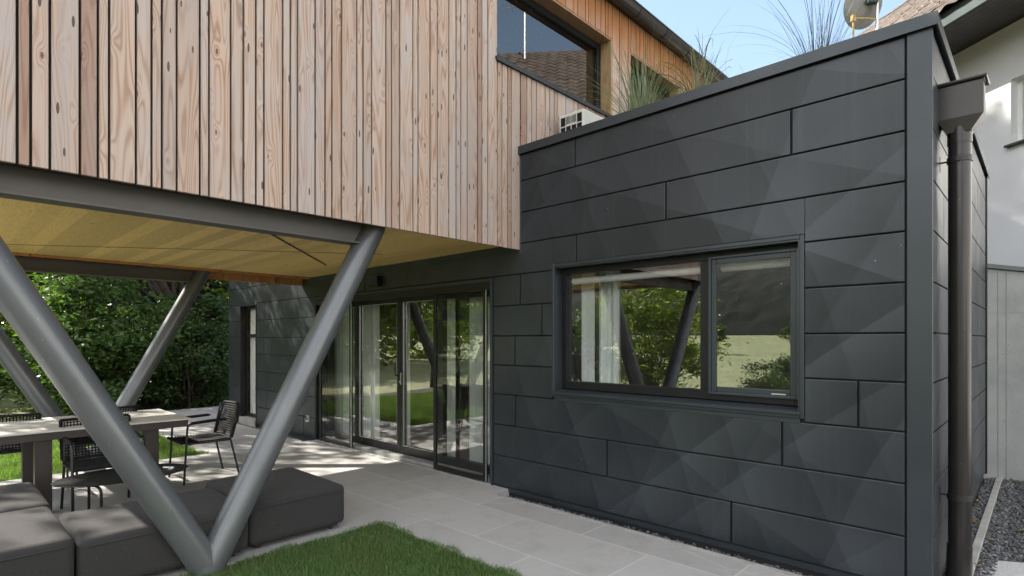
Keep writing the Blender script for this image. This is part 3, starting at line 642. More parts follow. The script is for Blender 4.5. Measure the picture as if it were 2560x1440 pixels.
# rear cladding (x = XR side), the drip edge's sunlit orange comes from the board colour
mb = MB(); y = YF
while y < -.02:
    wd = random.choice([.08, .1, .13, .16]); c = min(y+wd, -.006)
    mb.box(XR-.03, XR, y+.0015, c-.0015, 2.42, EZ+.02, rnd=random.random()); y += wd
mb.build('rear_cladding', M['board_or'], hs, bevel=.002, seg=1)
mb = MB(); x = XR+.002
while x < -.03:
    c = min(x+random.choice([.09, .12, .15, .18]), -.0275); mb.box(x+.005, c-.005, YF-.002, YF+.022, 2.468, EZ+.02, rnd=random.random()); x = c
mb.build('end_cladding', M['board'], hs, bevel=.002, seg=1)
mb = MB(); mb.add([(XR+.01, YF+.0, EZ+.021), (-.01, YF+.0, EZ+.021), (XR/2, YF+.0, EZ+2.95), (XR+.01, YF+.02, EZ+.021), (-.01, YF+.02, EZ+.021), (XR/2, YF+.02, EZ+2.95)], [(0, 1, 2), (3, 5, 4), (0, 3, 4, 1), (1, 4, 5, 2), (2, 5, 3, 0)]); mb.build('gable_cladding', M['board'], hs)
mb = MB(); mb.box(-4.49, -4.445, YF, -.03, 2.50, 2.5295).build('rear_batten', M['board_or'], hs)
# structure behind boards
mb = MB()
def wallx(mb, x0, x1, y0, y1, z0, z1, holes):
    rs = [(y0, y1, z0, z1)]
    for h in holes: rs = subtract(rs, h)
    for (a, c, q0, q1) in rs: mb.box(x0, x1, a, c, q0, q1)
wallx(mb, -.30, -.030, YF+.03, YB, 2.55, EZ, [UW, UW2])
mb.box(XR+.002, XR+.28, YF+.03, YB, 2.55, EZ); mb.box(XR+.3, -.31, YF+.03, YF+.3, 2.55, EZ); mb.box(XR+.3, -.31, YB-.3, YB, 2.55, EZ)
mb.box(-.034, -.031, YF+.03, -.012, 2.475, 2.549)
mb.build('structural_wall', M['dark'], hs)
MB().box(XR+.03, -.04, YF+.02, -.022, 2.53, 2.548).build('soffit', M['soffit'], hs)
MB().box(XR+.3, -.31, YF+.3, YB-.3, 4.18, 4.25).build('upper_floor', M['parquet'], hs)
MB().box(XR+.3, -.31, YF+.3, YB-.3, 5.6, 5.66).build('upper_ceiling', M['roomwall'], hs)
def strip(p, q, wd, z, name, m):
    a = Vector((*onZ(*p, z=2.53), z)); c = Vector((*onZ(*q, z=2.53), z)); d = (c-a).normalized(); n = Vector((-d.y, d.x, 0))*wd/2
    b = MB(); b.add([a-n, a+n, c+n, c-n]+[v+Vector((0, 0, .0025)) for v in (a-n, a+n, c+n, c-n)], [(0, 1, 2, 3), (4, 7, 6, 5), (0, 4, 5, 1), (1, 5, 6, 2), (2, 6, 7, 3), (3, 7, 4, 0)]); b.build(name, m, hs)
strip((-40, 609), (957, 635), .007, 2.5265, 'panel_joint', M['dark']); strip((655, 571), (815, 662), .022, 2.523, 'light_slot', M['dark'])
MB().box(-4.5, -.045, -.0215, -.0175, 2.44, 2.529).build('shadow_line_strip', M['eavefascia'], hs)  # green-grey strip that paints the shadow line where soffit meets wall
# gutter and eaves
mb = MB(); GY0 = YF-.2; GY1 = 5.12
mb.box(.001, .035, GY0, GY1, EZ-.012, EZ+.03); mb.build('eaves_flashing', M['gutter'], hs, bevel=.003, seg=1)
gr = .085; gx = .115; gz = EZ+.035
pts = [(gx+gr*math.cos(a), gz+gr*math.sin(a)) for a in [PI+PI*i/16 for i in range(17)]]
pts = pts+[(gx+gr+.004, gz+.012), (gx+gr-.012, gz+.014)]+[(gx+(gr-.006)*math.cos(a), gz+(gr-.006)*math.sin(a)) for a in [2*PI-PI*i/16 for i in range(17)]]
gt = MB(); n = len(pts); base = [(p[0], GY0, p[1]) for p in pts]+[(p[0], GY1, p[1]) for p in pts]
gt.add(base, [(i, (i+1) % n, n+(i+1) % n, n+i) for i in range(n)]); gutter = gt.build('gutter', M['gutter'], hs, smooth=True)
gb = MB(); gb.tube([(gx+gr+.002, GY0, gz+.012), (gx+gr+.002, GY1, gz+.012)], .012, 8); gb.build('gutter_bead', M['gutter'], gutter)
for yy in [y_ for y_ in [onX(p, q, gx)[0] for p, q in ((1589, 30), (1655, 85), (1712, 135), (1765, 172))]]+[-.4, -1.6, -2.8]:
    j = MB(); pj = [(gx+(gr+.004)*math.cos(a), gz+(gr+.004)*math.sin(a)) for a in [PI+PI*i/14 for i in range(15)]]
    pj += [(gx+(gr)*math.cos(a), gz+(gr)*math.sin(a)) for a in [2*PI-PI*i/14 for i in range(15)]]
    j.prism(pj, yy-.010, yy+.010, 'y'); j.build('gutter_joint', M['frame'], gutter)
mb = MB(); mb.prism([(gx-gr+.01, gz)]+[(gx+(gr-.007)*math.cos(a), gz+(gr-.007)*math.sin(a)) for a in [PI+PI*i/12 for i in range(1, 12)]]+[(gx+gr-.01, gz)], GY1-.01, GY1-.001, 'y'); mb.build('gutter_stop', M['gutter'], gutter)
mb = MB(); RZ = EZ+.035; cxr = XR/2
mb.prism([(.04, RZ), (.1, RZ+.10), (.1, RZ+.13), (cxr, RZ+3.0), (XR-.3, RZ+.15), (XR-.3, RZ+.05), (XR-.02, RZ)], YF-.15, GY1+.05, 'y'); mb.build('roof', M['eave'], hs)
# upper windows
def upwin(name, W_, lab_sill):
    y0, y1, z0, z1 = W_; rx = -.155
    mb = MB(); wdt = .07
    mb.box(rx-.07, rx, y0+.002, y0+wdt, z0, z1-.025); mb.box(rx-.07, rx, y1-wdt-.02, y1-.025, z0, z1-.025); mb.box(rx-.069, rx-.001, y0+wdt+.001, y1-wdt-.021, z0, z0+.07); mb.box(rx-.069, rx-.001, y0+wdt+.001, y1-wdt-.021, z1-wdt-.025, z1-.025)
    o = mb.build(name, M['frame'], hs, bevel=.004, seg=1)
    MB().box(rx-.042, rx-.034, y0+wdt-.002, y1-wdt-.018, z0+.068, z1-wdt-.023).build('pane', M['glass2'], o)
    mb = MB(); mb.box(rx, -.003, y1-.024, y1-.001, z0, z1-.0245, rnd=.3); mb.box(rx, -.003, y0+.002, y1-.0005, z1-.024, z1-.001, rnd=.62); mb.box(rx, -.003, y0, y0+.0015, z0, z1-.0245, rnd=.3); mb.build('reveal_lining', M['board_raw'], o)
    mb = MB(); mb.prism([(rx+.001, z0+.012), (rx+.001, z0-.006), (.0, z0-.018), (.024, z0-.05), (.03, z0-.05), (.03, z0-.008)], y0-.03, y1+.03, 'y'); mb.build('sill', M['trim'], o)
    return o
uw = upwin('upper_window', UW, ''); uw2 = upwin('upper_window', UW2, '')

# steel V supports with their beams
def vframe(label, x, vy, vz, t1, t2, zt, beam, bm_m, rad, col, bx):
    t = thing('v_shaped_support', label, 'steel support', (x, vy, 0), group='V shaped steel supports under the overhang')
    for i, (yy, zz) in enumerate((t1, t2)):
        d = Vector((0, yy-vy, zz-vz)); k = (zt-vz)/d.z
        ln = d*k
        b = MB(); b.tube([Vector((0, 0, vz-.0))-d.normalized()*.12, ln], rad, 40); b.build('strut', col, t, smooth=True)
    w1 = Vector((0, 0, .0)); b = MB()
    b.tube([(rad*1.02*math.cos(q), .0, vz+.012+1.93*rad*math.sin(q)) for q in [k*2*PI/40 for k in range(40)]], .006, 6, closed=True); b.build('weld_seam', col, t, smooth=True)
    b = MB(); pts = []
    b.tube([(0, 0, -.1), (0, 0, .05)], rad*1.12, 32); b.build('foot_collar', col, t, smooth=True)
    y0, y1, z0, z1 = beam
    b = MB(); wb = bx
    b.box(-.011+.0, .011, y0-vy, y1-vy, z0+.014, z1-.001); b.box(-wb, wb, y0-vy, y1-vy, z0, z0+.0138); b.box(-.012, wb, y0-vy, y1-vy, z1, z1+.01)
    b.build('beam', bm_m, t, bevel=.002, seg=1)
    return t
xf = -.232
tL = onX(0, 683, xf); tL2 = onX(363, 1200, xf); tR = onX(930, 575, xf)
VY, VZ = onX(520.6, 1422, xf)
yR_top = onX(900, 580, xf)[0]
bl = onX(0, 483, xf+.07)[1]
vframe('front steel V support of two thick grey tubes standing at the lawn edge', xf, VY, max(VZ, .0), tL, tR, 2.525, (YF+.1, onX(925, 590, xf)[0], 2.335, 2.505), M['beam'], .098, M['steel'], .07)
xr = -4.62
rL = onX(0, 859, xr); rL2 = onX(117, 1018, xr); rR = onX(500, 690, xr); rB = onX(222, 1163, xr)
vframe('rear steel V support of darker tubes beyond the dining table', xr, rB[0], .0, rL, rR, 2.525, (YF+.1, onX(505, 685, xr)[0], onX(300, 693, xr+.07)[1], 2.485), M['beam'], .098, M['steel'], .07)

# ------------------------------------------------------------------ downpipe
dp = thing('rainwater_downpipe', 'dark brown downpipe with box hopper on the side wall of the metal wing', 'downpipe', (3.48, .36, 0))
MB().tube([(-.012, 0, -.02), (-.004, 0, .06), (0, 0, .13), (0, 0, 2.93)], .060, 32).build('pipe', M['pipe'], dp, smooth=True)
MB().tube([(-.02, 0, -.06), (-.012, 0, .0), (-.003, 0, .085), (0, 0, .24)], [.066, .067, .067, .066], 32).build('base_shoe', M['pipe'], dp, smooth=True)
hb = MB(); hx0, hx1, hy0, hy1 = -.108, .122, -.07, .09
a = [(hx0, hy0), (hx1, hy0), (hx1, hy1), (hx0, hy1)]; c4 = [(-.062, -.058), (.062, -.058), (.062, .058), (-.062, .058)]
hb.add([(*p, 3.17) for p in a]+[(*p, 2.955) for p in a]+[(*p, 2.865) for p in c4], [(0, 1, 5, 4), (1, 2, 6, 5), (2, 3, 7, 6), (3, 0, 4, 7), (4, 5, 9, 8), (5, 6, 10, 9), (6, 7, 11, 10), (7, 4, 8, 11), (8, 9, 10, 11), (3, 2, 1, 0)])
hp = hb.build('hopper', M['pipe'], dp); MB().tube([(hx0, hy0-.01, 3.175), (hx1+.01, hy0-.01, 3.175), (hx1+.01, hy1, 3.175)], .012, 8).build('rim', M['pipe'], hp, smooth=True)
MB().tube([(0, 0, 2.80), (0, 0, 2.90)], .064, 32).build('socket_ring', M['pipe'], dp, smooth=True)
for z in (2.70, .55):
    b = MB(); b.tube([(0, 0, z-.018), (0, 0, z+.018)], .066, 32); b.tube([(.0, -.062, z-.012), (.0, -.078, z-.012)], .008, 8)
    b.tube([(-.06, 0, z), (-.10, 0, z)], .006, 8); b.tube([(-.098, 0, z), (-.103, 0, z)], .02, 10); b.box(-.101, -.0975, -.012, .012, z-.055, z+.04); b.build('pipe_bracket', M['tubeblk'], dp)

# ------------------------------------------------------------------ on the flat roof
ac = thing('air_conditioner', 'off white air conditioning outdoor unit on the flat roof beside the timber wall', 'air conditioner', (.08, .52, 3.36))
MB().box(0, .33, 0, .85, .06, .60).build('casing', M['acwhite'], ac, bevel=.018, seg=3)
gb = MB()
cells = [(.03+.072*k, .03+.072*k+.058) for k in range(4)]
for r_, (q0, q1) in enumerate([(.475, .565), (.37, .46), (.235, .355), (.10, .22)]):
    for k, (a, c) in enumerate(cells):
        if r_ == 0 and k in (1, 2): 
            for u in range(4): gb.box(a+.016*u, a+.016*u+.007, -.004, -.0005, q0+.01, q1)
        else: gb.box(a, c, -.004, -.0005, q0, q1)
gl = gb.build('side_grille', M['frame'], ac)
fb_ = MB(); fb_.box(.331, .338, .03, .10, .12, .50); fb_.build('cover_plate', M['acwhite'], ac, bevel=.003)
fn = MB()
for k in range(9): 
    r_ = .03+.022*k; fn.tube([(.336, .47+r_*math.cos(q*2*PI/28), .33+r_*math.sin(q*2*PI/28)) for q in range(28)], .003, 5, closed=True)
for q in range(12): fn.tube([(.337, .47, .33), (.337, .47+.21*math.cos(q*PI/6), .33+.21*math.sin(q*PI/6))], .003, 5)
fn.build('fan_guard', M['frame'], ac)
MB().box(0, .33, .1, .14, 0, .058).build('foot', M['tubeblk'], ac); MB().box(0, .33, .7, .74, 0, .058).build('foot', M['tubeblk'], ac)

def blades(name, mat, parent, n, h, spread, rad, seed, droop=1.0, width=.006, curl=0, zmin=0):
    rg = np.random.default_rng(seed); V = []; Fc = []
    for i in range(n):
        a = rg.uniform(0, 2*PI); r0 = rad*math.sqrt(rg.uniform()); base = Vector((r0*math.cos(a), r0*math.sin(a), zmin))
        a2 = a+rg.normal(0, .6); lean = rg.uniform(.05, 1)*spread; hh = h*rg.uniform(.45, 1.0); dr = droop*rg.uniform(.2, 1.2)
        wd = width*rg.uniform(.6, 1.2); side = Vector((-math.sin(a2), math.cos(a2), 0)); m = 9; st = len(V)
        ph = rg.uniform(0, 6)
        for k in range(m):
            t = k/(m-1)
            out = lean*hh*(t**1.5)*(1+.3*t); z = hh*(t-.55*dr*lean*t**3)
            cxx = curl*.18*math.sin(t*5+ph)*t; czz = curl*.15*math.cos(t*5+ph)*t
            p = base+Vector((math.cos(a2)*(out+cxx), math.sin(a2)*(out+cxx), z+czz)); ww = wd*(1-t**2*.85)
            V.append(tuple(p-side*ww)); V.append(tuple(p+side*ww+Vector((0, 0, ww*.5))))
        for k in range(m-1): Fc.append((st+2*k, st+2*k+1, st+2*k+3, st+2*k+2))
    b = MB(); b.v = V; b.f = Fc; return b.build(name, mat, parent, recalc=False)
def potgrass(label, x, y, z, *specs):
    t = thing('ornamental_grass', label, 'plant', (x, y, z), group='ornamental grasses on the flat roof')
    MB().tube([(0, 0, 0), (0, 0, .22)], [.13, .16], 20).build('pot', M['trim'], t, smooth=True)
    for i, s in enumerate(specs): blades('blades', s[0], t, s[1], s[2], s[3], .1, 50+i+int(x*10), *s[4:], zmin=.2)
potgrass('tall green ornamental grass clump rising above the parapet in front of the second upper window', 1.02, .62, 3.30, (M['reed'], 230, .92, .70, 1.0, .0045), (M['reed'], 12, 1.35, .42, .4, .004))
potgrass('short half dried curly grass clump above the parapet below the gutter end', 1.62, .60, 3.30, (M['reed'], 90, .62, .5, 1.0, .006), (M['reeddry'], 50, .82, .6, 1.5, .006, 1.3))
potgrass('thin dusky feathery grass clump near the front right corner of the flat roof', 2.62, .52, 3.30, (M['reeddark'], 110, .90, .85, 1.0, .0022), (M['reeddark'], 14, 1.15, .5, .7, .002))

# satellite dish, mast bracket on the neighbour's side
def Wp(px, py, Y): return Vector(((px-1280)/FOC*Y, Y, CZ+(HZ-py)/FOC*Y))
dc = Wp(2172, 5, 8.6)
ds = thing('satellite_dish', 'grey satellite dish seen from behind on a white mast above the parapet', 'satellite dish', (dc.x+.13, dc.y, 5.0), 0, world=True)
b = MB(); dd = Vector((-.1, .95, .35)).normalized(); u_ = dd.cross(Vector((0, 0, 1))).normalized(); v_ = u_.cross(dd)
cc = Vector((-.13, .05, dc.z-5.0)); P = []; nr, na = 7, 33
for j in range(nr):
    rr = .315*j/(nr-1)
    for i in range(na):
        q = 2*PI*i/(na-1); P.append(cc+(u_*math.cos(q)+v_*math.sin(q)*1.08)*rr+dd*(.9*rr*rr))
b.grid(P, na, nr); b.grid([p-dd*.006 for p in P], na, nr)
b.build('reflector', simple('weathered_dish', (.22, .22, .21), .6, 0, .2, 6, speck=.25), ds, smooth=True, recalc=False)
MB().tube([(0, 0, 0), (0, 0, dc.z-5.0+.55)], .022, 14).build('mast', M['alu'], ds, smooth=True)
b = MB(); b.box(-.17, -.02, -.06, .03, dc.z-5.03, dc.z-4.97); b.tube([cc-dd*.02, (0, 0, dc.z-5.0)], .03, 10); b.build('clamp', M['eavefascia'], ds)
b = MB(); b.tube(arc_corner([(-.43, -.1, dc.z-5.31), (-.2, -.05, dc.z-5.28), (0, 0, dc.z-5.27)], .03), .012, 8); b.build('feed_arm', M['rust'], ds)
b = MB(); b.tube([(-.43, -.1, dc.z-5.9), (-.43, -.1, dc.z-5.28)], .014, 8); b.box(-.455, -.405, -.13, -.07, dc.z-5.36, dc.z-5.26); b.build('side_post', M['rust'], ds)
cb = MB(); p0, p1 = Wp(2196, 50, 8.6), Wp(2330, -60, 9.5); cb.tube([p0.lerp(p1, t/8)+Vector((0, 0, -.08*math.sin(PI*t/8))) for t in range(9)], .006, 6); tag(cb.build('overhead_cable', M['tubeblk']), 'thin black cable running up from the satellite mast', 'cable')

# ------------------------------------------------------------------ neighbour: white house, tile roof
dv = Vector((-.1416, .98992, 0)); nv = Vector((.98992, .1416, 0)); E0 = Vector((6.67, 8.82, 0))
nb = thing('white_house', 'white rendered neighbouring house with brown tiled roof and dark boarded eaves', 'building', (E0.x+nv.x*.98, E0.y, 0), 0, world=True)
NB = nb.location
MW = Matrix(((nv.x, dv.x, 0, E0.x-NB.x), (nv.y, dv.y, 0, E0.y-NB.y), (0, 0, 1, 0), (0, 0, 0, 1)))  # (t, s, z) -> local
SL = math.tan(R(39.5)); TR = 4.7; EV = 6.42; S0, S1 = -13, 9
# window opening on wall t=.97
def onN(px, py, tt=.97):
    d = Vector(((px-1280)/FOC, 1, (HZ-py)/FOC)); c = Vector((0, 0, CZ)); k = (tt-(c-E0).dot(nv))/d.dot(nv); p = c+d*k; return (p-E0).dot(dv), p.z
sA, zT = onN(2527, 200); sA2, zB = onN(2527, 362)
nw = (sA-1.5, sA, zB, zT)
mb = MB()
rs = subtract([(S0+.5, S1-.5, -.2, EV-.01)], nw)
for (a, c, q0, q1) in rs: mb.box(.97, 1.25, a, c, q0, q1, MW)
mb.box(1.26, 8.3, S0+.5, S0+.8, -.2, EV-.01, MW); mb.box(1.26, 8.3, S1-.8, S1-.5, -.2, EV-.01, MW); mb.box(8.3, 8.6, S0+.5, S1-.5, -.2, EV-.01, MW)
mb.build('wall', M['render'], nb)
mb = MB(); nwm = MW
mb.box(1.10, 1.16, nw[0], nw[0]+.06, zB, zT, MW); mb.box(1.10, 1.16, nw[1]-.06, nw[1], zB, zT, MW); mb.box(1.101, 1.159, nw[0]+.061, nw[1]-.061, zB, zB+.06, MW); mb.box(1.101, 1.159, nw[0]+.061, nw[1]-.061, zT-.06, zT, MW); mb.box(1.102, 1.158, (nw[0]+nw[1])/2-.05, (nw[0]+nw[1])/2+.05, zB+.061, zT-.061, MW)
wo = mb.build('window', M['white'], nb)
MB().box(1.13, 1.138, nw[0]+.05, nw[1]-.05, zB+.05, zT-.05, MW).build('pane', M['glass'], wo); MB().box(.90, 1.12, nw[0]-.05, nw[1]+.05, zB-.035, zB-.002, MW).build('sill', M['eavefascia'], wo)
MB().box(1.26, 8.29, S0+.81, S1-.81, 2.6, 2.7, MW).build('upper_floor', M['roomwall'], nb)
mb = MB(); n_ = 8
for k in range(n_): mb.box(.08+k*.111, .08+k*.111+.104, S0, S1, EV, EV+.02, MW)
mb.box(.06, 1.3, S0, S1, EV+.021, EV+.04, MW); mb.build('eaves_boarding', M['eave'], nb)
mb = MB(); mb.box(-.02, .06, S0, S1, EV-.03, EV+.20, MW); mb.build('eaves_fascia', M['eavefascia'], nb, bevel=.006, seg=1)
# tiles: rows of rounded profile tiles
def tilewave(u): return .028*abs(math.sin(u*PI))**.8
V = []; Fc = []; row = .34; colw = .30; ns = int((S1-S0)/colw); nrow = int(TR/math.cos(math.atan(SL))/row)+1
ca, sa = math.cos(math.atan(SL)), math.sin(math.atan(SL)); rg = np.random.default_rng(3)
for r_ in range(nrow):
    for c_ in range(ns):
        s0 = S0+c_*colw; jit = rg.normal(0, .004); st = len(V); K = 6
        for e, (dist, lift) in enumerate(((r_*row-.03, .045+jit), (min((r_+1)*row, TR/ca), .008))):
            for k in range(K+1):
                u = k/K; hgt = lift+.05*(math.sin(u*2*PI)*.5+.5)**1.0
                t_ = -.06+dist*ca-hgt*sa; z_ = EV+.19+dist*sa+hgt*ca
                V.append(tuple(MW @ Vector((t_, s0+u*colw*1.02, z_))))
        for k in range(K): Fc.append((st+k, st+k+1, st+K+1+k+1, st+K+1+k))
        st2 = len(V)
        for k in range(K+1):
            p = Vector(V[st+k]); V.append(tuple(p)); V.append(tuple(p-Vector((0, 0, .03))))
        for k in range(K): Fc.append((st2+2*k, st2+2*k+1, st2+2*k+3, st2+2*k+2))
b = MB(); b.v = V; b.f = Fc; tl = b.build('tiled_roof', M['tiles'], nb, recalc=False)
mb = MB(); zr = EV+.15+TR*SL
mb.prism([(-.02, EV+.17), (TR, zr), (2*TR, EV+.17)], S0, S1, 'y'); mb.v = [tuple(MW @ Vector(p)) for p in mb.v]; mb.build('roof_body', M['eave'], nb)
mb = MB(); s_ = S0
while s_ < S1: mb.tube([MW @ Vector((TR, s_, zr+.03)), MW @ Vector((TR, s_+.36, zr+.055))], [.10, .12], 12); s_ += .33
mb.build('ridge_tile', M['tiles'], tl, smooth=True)
# TV antenna on the ridge (seen mirrored in the upper window)
an = thing('rooftop_antenna', 'television antenna on a mast standing on the tiled roof', 'antenna', tuple(MW @ Vector((4.2, -2.6, EV+.15+4.2*SL))+NB), 0, world=True)
MB().tube([(0, 0, -.3), (0, 0, 2.6)], .035, 10).build('mast', M['alu'], an)
mb = MB()
for hz_, ln, a_ in ((2.45, 1.2, .5), (1.75, 1.8, -.3)):
    d_ = Vector((math.sin(a_), math.cos(a_), 0)); q_ = Vector((d_.y, -d_.x, 0)); mb.tube([-d_*ln*.35+Vector((0, 0, hz_)), d_*ln*.65+Vector((0, 0, hz_))], .014, 6)
    for k in range(9): c_ = -d_*ln*.35+d_*ln*k/8; mb.tube([c_-q_*(.35-.02*k)+Vector((0, 0, hz_)), c_+q_*(.35-.02*k)+Vector((0, 0, hz_))], .007, 5)
mb.build('aerial', M['alu'], an)

# ------------------------------------------------------------------ concrete wall, kerb, slab
cw = thing('concrete_wall', 'grey fair faced concrete garden wall with dark metal coping right of the metal wing', 'wall', (3.6, 4.43, 0))
a = Vector((5.565, 6.58)); b_ = Vector((8.6, 6.30))
al = toL(a.x, a.y); bl_ = toL(b_.x, b_.y); cwl = lambda p: (p[0]-3.6, p[1]-4.43)
pa, pb = Vector(cwl(al)), Vector(cwl(bl_)); dw = (pb-pa).normalized(); nw_ = Vector((-dw.y, dw.x)); lw = (pb-pa).length
MC = Matrix(((dw.x, nw_.x, 0, pa.x), (dw.y, nw_.y, 0, pa.y), (0, 0, 1, 0), (0, 0, 0, 1)))
mb = MB(); mb.prism([(-.3, -.2), (lw, -.2), (lw, 2.05), (-.3, 2.43)], 0, .22, 'y'); mb.v = [tuple(MC @ Vector(p)) for p in mb.v]; mb.build('wall', M['concrete'], cw, bevel=.008, seg=1)
mb = MB(); mb.prism([(-.31, 2.431), (lw+.01, 2.051), (lw+.01, 2.10), (-.31, 2.48)], -.04, .26, 'y'); mb.v = [tuple(MC @ Vector(p)) for p in mb.v]; mb.build('coping', M['trim'], cw)
mb = MB()
for q in (.14, .23): mb.box(q, q+.004, -.003, .01, -.1, 2.36-.125*q, MC)
mb.box(-.02, lw-.1, -.003, .01, 1.865, 1.869, MC); mb.build('formwork_joint', simple('joint_grey', (.16, .165, .17), .9), cw)  # formwork joints as thin strips a little darker than the concrete
kb = MB(); kb.prism([(3.462, -.24), (3.495, -.24), (3.52, 4.95), (3.487, 4.95)], -.2, -.02, 'z')
# kerb through the measured points
k0 = onZ(2403, 1440, -.06); k1 = onZ(2493, 1186, -.06); dkk = (Vector(k1)-Vector(k0)); ku = dkk.normalized(); kn = Vector((ku.y, -ku.x))
k0 = Vector(k0)-ku*1.0; k1 = Vector(k1)+ku*.05
kb = MB(); kb.prism([tuple(k0), tuple(k0+kn*.055), tuple(k1+kn*.055), tuple(k1)], -.2, -.06, 'z'); tag(kb.build('kerb', M['kerb'], frame=True, bevel=.006, seg=2), kind='structure')
sq = [onZ(2452, 1397, -.08), onZ(2700, 1418, -.08), onZ(2800, 1700, -.08), onZ(2432, 1600, -.08)]
tag(MB().prism(sq, -.16, -.08, 'z').build('stepping_slab', M['granite'], frame=True, bevel=.006, seg=1), 'pale granite paving slab lying in the gravel at the right', 'paving slab')

# gravel stones
def stones(name, areas, n, size, zf, mat, seed, label):
    rg = np.random.default_rng(seed)
    ico = bmesh.new(); bmesh.ops.create_icosphere(ico, subdivisions=1, radius=1); bv = np.array([v.co[:] for v in ico.verts]); bf = np.array([[v.index for v in f.verts] for f in ico.faces]); ico.free()
    ar = np.array([(a[1]-a[0])*(a[3]-a[2]) for a in areas]); pick = rg.choice(len(areas), n, p=ar/ar.sum()); V = []; Fc = []
    for i in range(n):
        a = areas[pick[i]]; c = np.array([rg.uniform(a[0], a[1]), rg.uniform(a[2], a[3]), zf+rg.uniform(-.004, .012)])
        s = size*rg.uniform(.5, 1.35); q = bv*(1+rg.normal(0, .16, bv.shape))*np.array([1, rg.uniform(.6, 1), rg.uniform(.5, .8)])*s
        an_ = rg.uniform(0, PI); ca_, sa_ = math.cos(an_), math.sin(an_); q = q@np.array([[ca_, -sa_, 0], [sa_, ca_, 0], [0, 0, 1]])
        Fc.append(bf+len(V)*12); V.append(q+c)
    V = np.concatenate(V); Fc = np.concatenate(Fc); me = bpy.data.meshes.new(name); me.from_pydata(V.tolist(), [], Fc.tolist()); me.materials.append(mat)
    o = bpy.data.objects.new(name, me); C.objects.link(o); o.location = toW(0, 0, 0); o.rotation_euler = (0, 0, TH); tag(o, label, 'gravel', kind='stuff')
kxl = k0.x; 
stones('gravel', [(-.16, 3.3, TRY+.005, -.03), (-.16, 3.3, -.09, .0)], 2600, .013, -.075, M['stone'], 1, 'dark gravel strip between the paving and the metal wall')
stones('gravel', [(3.37, 3.62, .0, 4.4), (3.37, 3.6, -.2, .9)], 5200, .014, -.088, M['stone'], 2, 'dark basalt gravel along the side of the metal wing')
stones('gravel', [(3.5, 4.6, -.2, 4.9), (3.5, 4.1, .3, 2.6)], 12000, .011, -.10, M['stone'], 3, 'fine grey gravel yard right of the kerb')
stones('gravel', [(-7.85, -4.4, -.2, .0)], 1400, .018, -.055, M['stone'], 4, 'gravel strip below the narrow window')
rg = np.random.default_rng(5)
for i, (px, py) in enumerate([(2480, 1197), (2447, 1255), (2441, 1307), (2391, 1410), (2346, 1420), (2444, 1417), (2480, 1352), (2425, 1302)]):
    x_, y_ = onZ(px, py, -.07); o = thing('fallen_leaf', ['curled brown leaf on the dark gravel near the concrete wall', 'small tan leaf on the gravel beside the upper part of the kerb', 'orange brown leaf on the dark gravel midway along the kerb', 'pale dry leaf lying at the foot of the downpipe', 'reddish leaf on the gravel left of the downpipe foot', 'orange leaf resting against the kerb near the granite slab', 'orange leaf in the fine gravel right of the kerb', 'thin yellowish leaf on the gravel beside the downpipe'][i], 'leaf', (x_, y_, -.075), rg.uniform(0, 6), group='fallen leaves on the gravel')
    s = .03; P = [(u*s, v*s*.5*(1-u*u*.9), .012*u*u+.010*v*v+.003) for v in (-1, -.5, 0, .5, 1) for u in (-1, -.6, -.2, .2, .6, 1)]
    MB().grid(P, 6, 5).grid([(p[0], p[1], p[2]-.0012) for p in P], 6, 5).build('leaf_blade', M['fallen'], o, recalc=False); MB().tube([(s, 0, .012), (s*1.5, .004, .02)], .001, 5).build('stalk', M['fallen'], o)
def weed(px, py, lab, s=1, z=-.09):
    x_, y_ = onZ(px, py, z); o = thing('weed', lab, 'plant', (x_, y_, z), group='weeds in the gravel'); V = []; Fc = []
    r_ = np.random.default_rng(int(px))
    for k in range(9):
        a_ = r_.uniform(0, 2*PI); d_ = Vector((math.cos(a_), math.sin(a_), r_.uniform(.3, 1))).normalized(); q_ = Vector((-math.sin(a_), math.cos(a_), 0)); ln = .055*s*r_.uniform(.6, 1.2); st = len(V)
        for t_, w_ in ((0, .1), (.4, 1), (.75, .8), (1, .05)): p_ = d_*ln*t_-Vector((0, 0, .02*t_*t_*s)); V += [tuple(p_-q_*w_*.012*s), tuple(p_+Vector((0, 0, -.002))), tuple(p_+q_*w_*.012*s)]
        for j in range(3):
            for i in range(2): Fc.append((st+3*j+i, st+3*j+i+1, st+3*j+i+4, st+3*j+i+3))
    b = MB(); b.v = V; b.f = Fc; b.build('leaf_rosette', M['leafA'], o, recalc=False)
weed(2488, 1305, 'leafy green weed growing against the kerb'); weed(2540, 1292, 'small green weed alone in the fine gravel', .8); weed(2552, 1330, 'taller green weed in the gravel above the granite slab', 1.2); weed(2500, 1255, 'low weed near the middle of the kerb', .8); weed(2530, 1205, 'mossy weed at the foot of the concrete wall', 1.6); weed(2493, 1332, 'flat weed rosette between kerb and slab', .7)

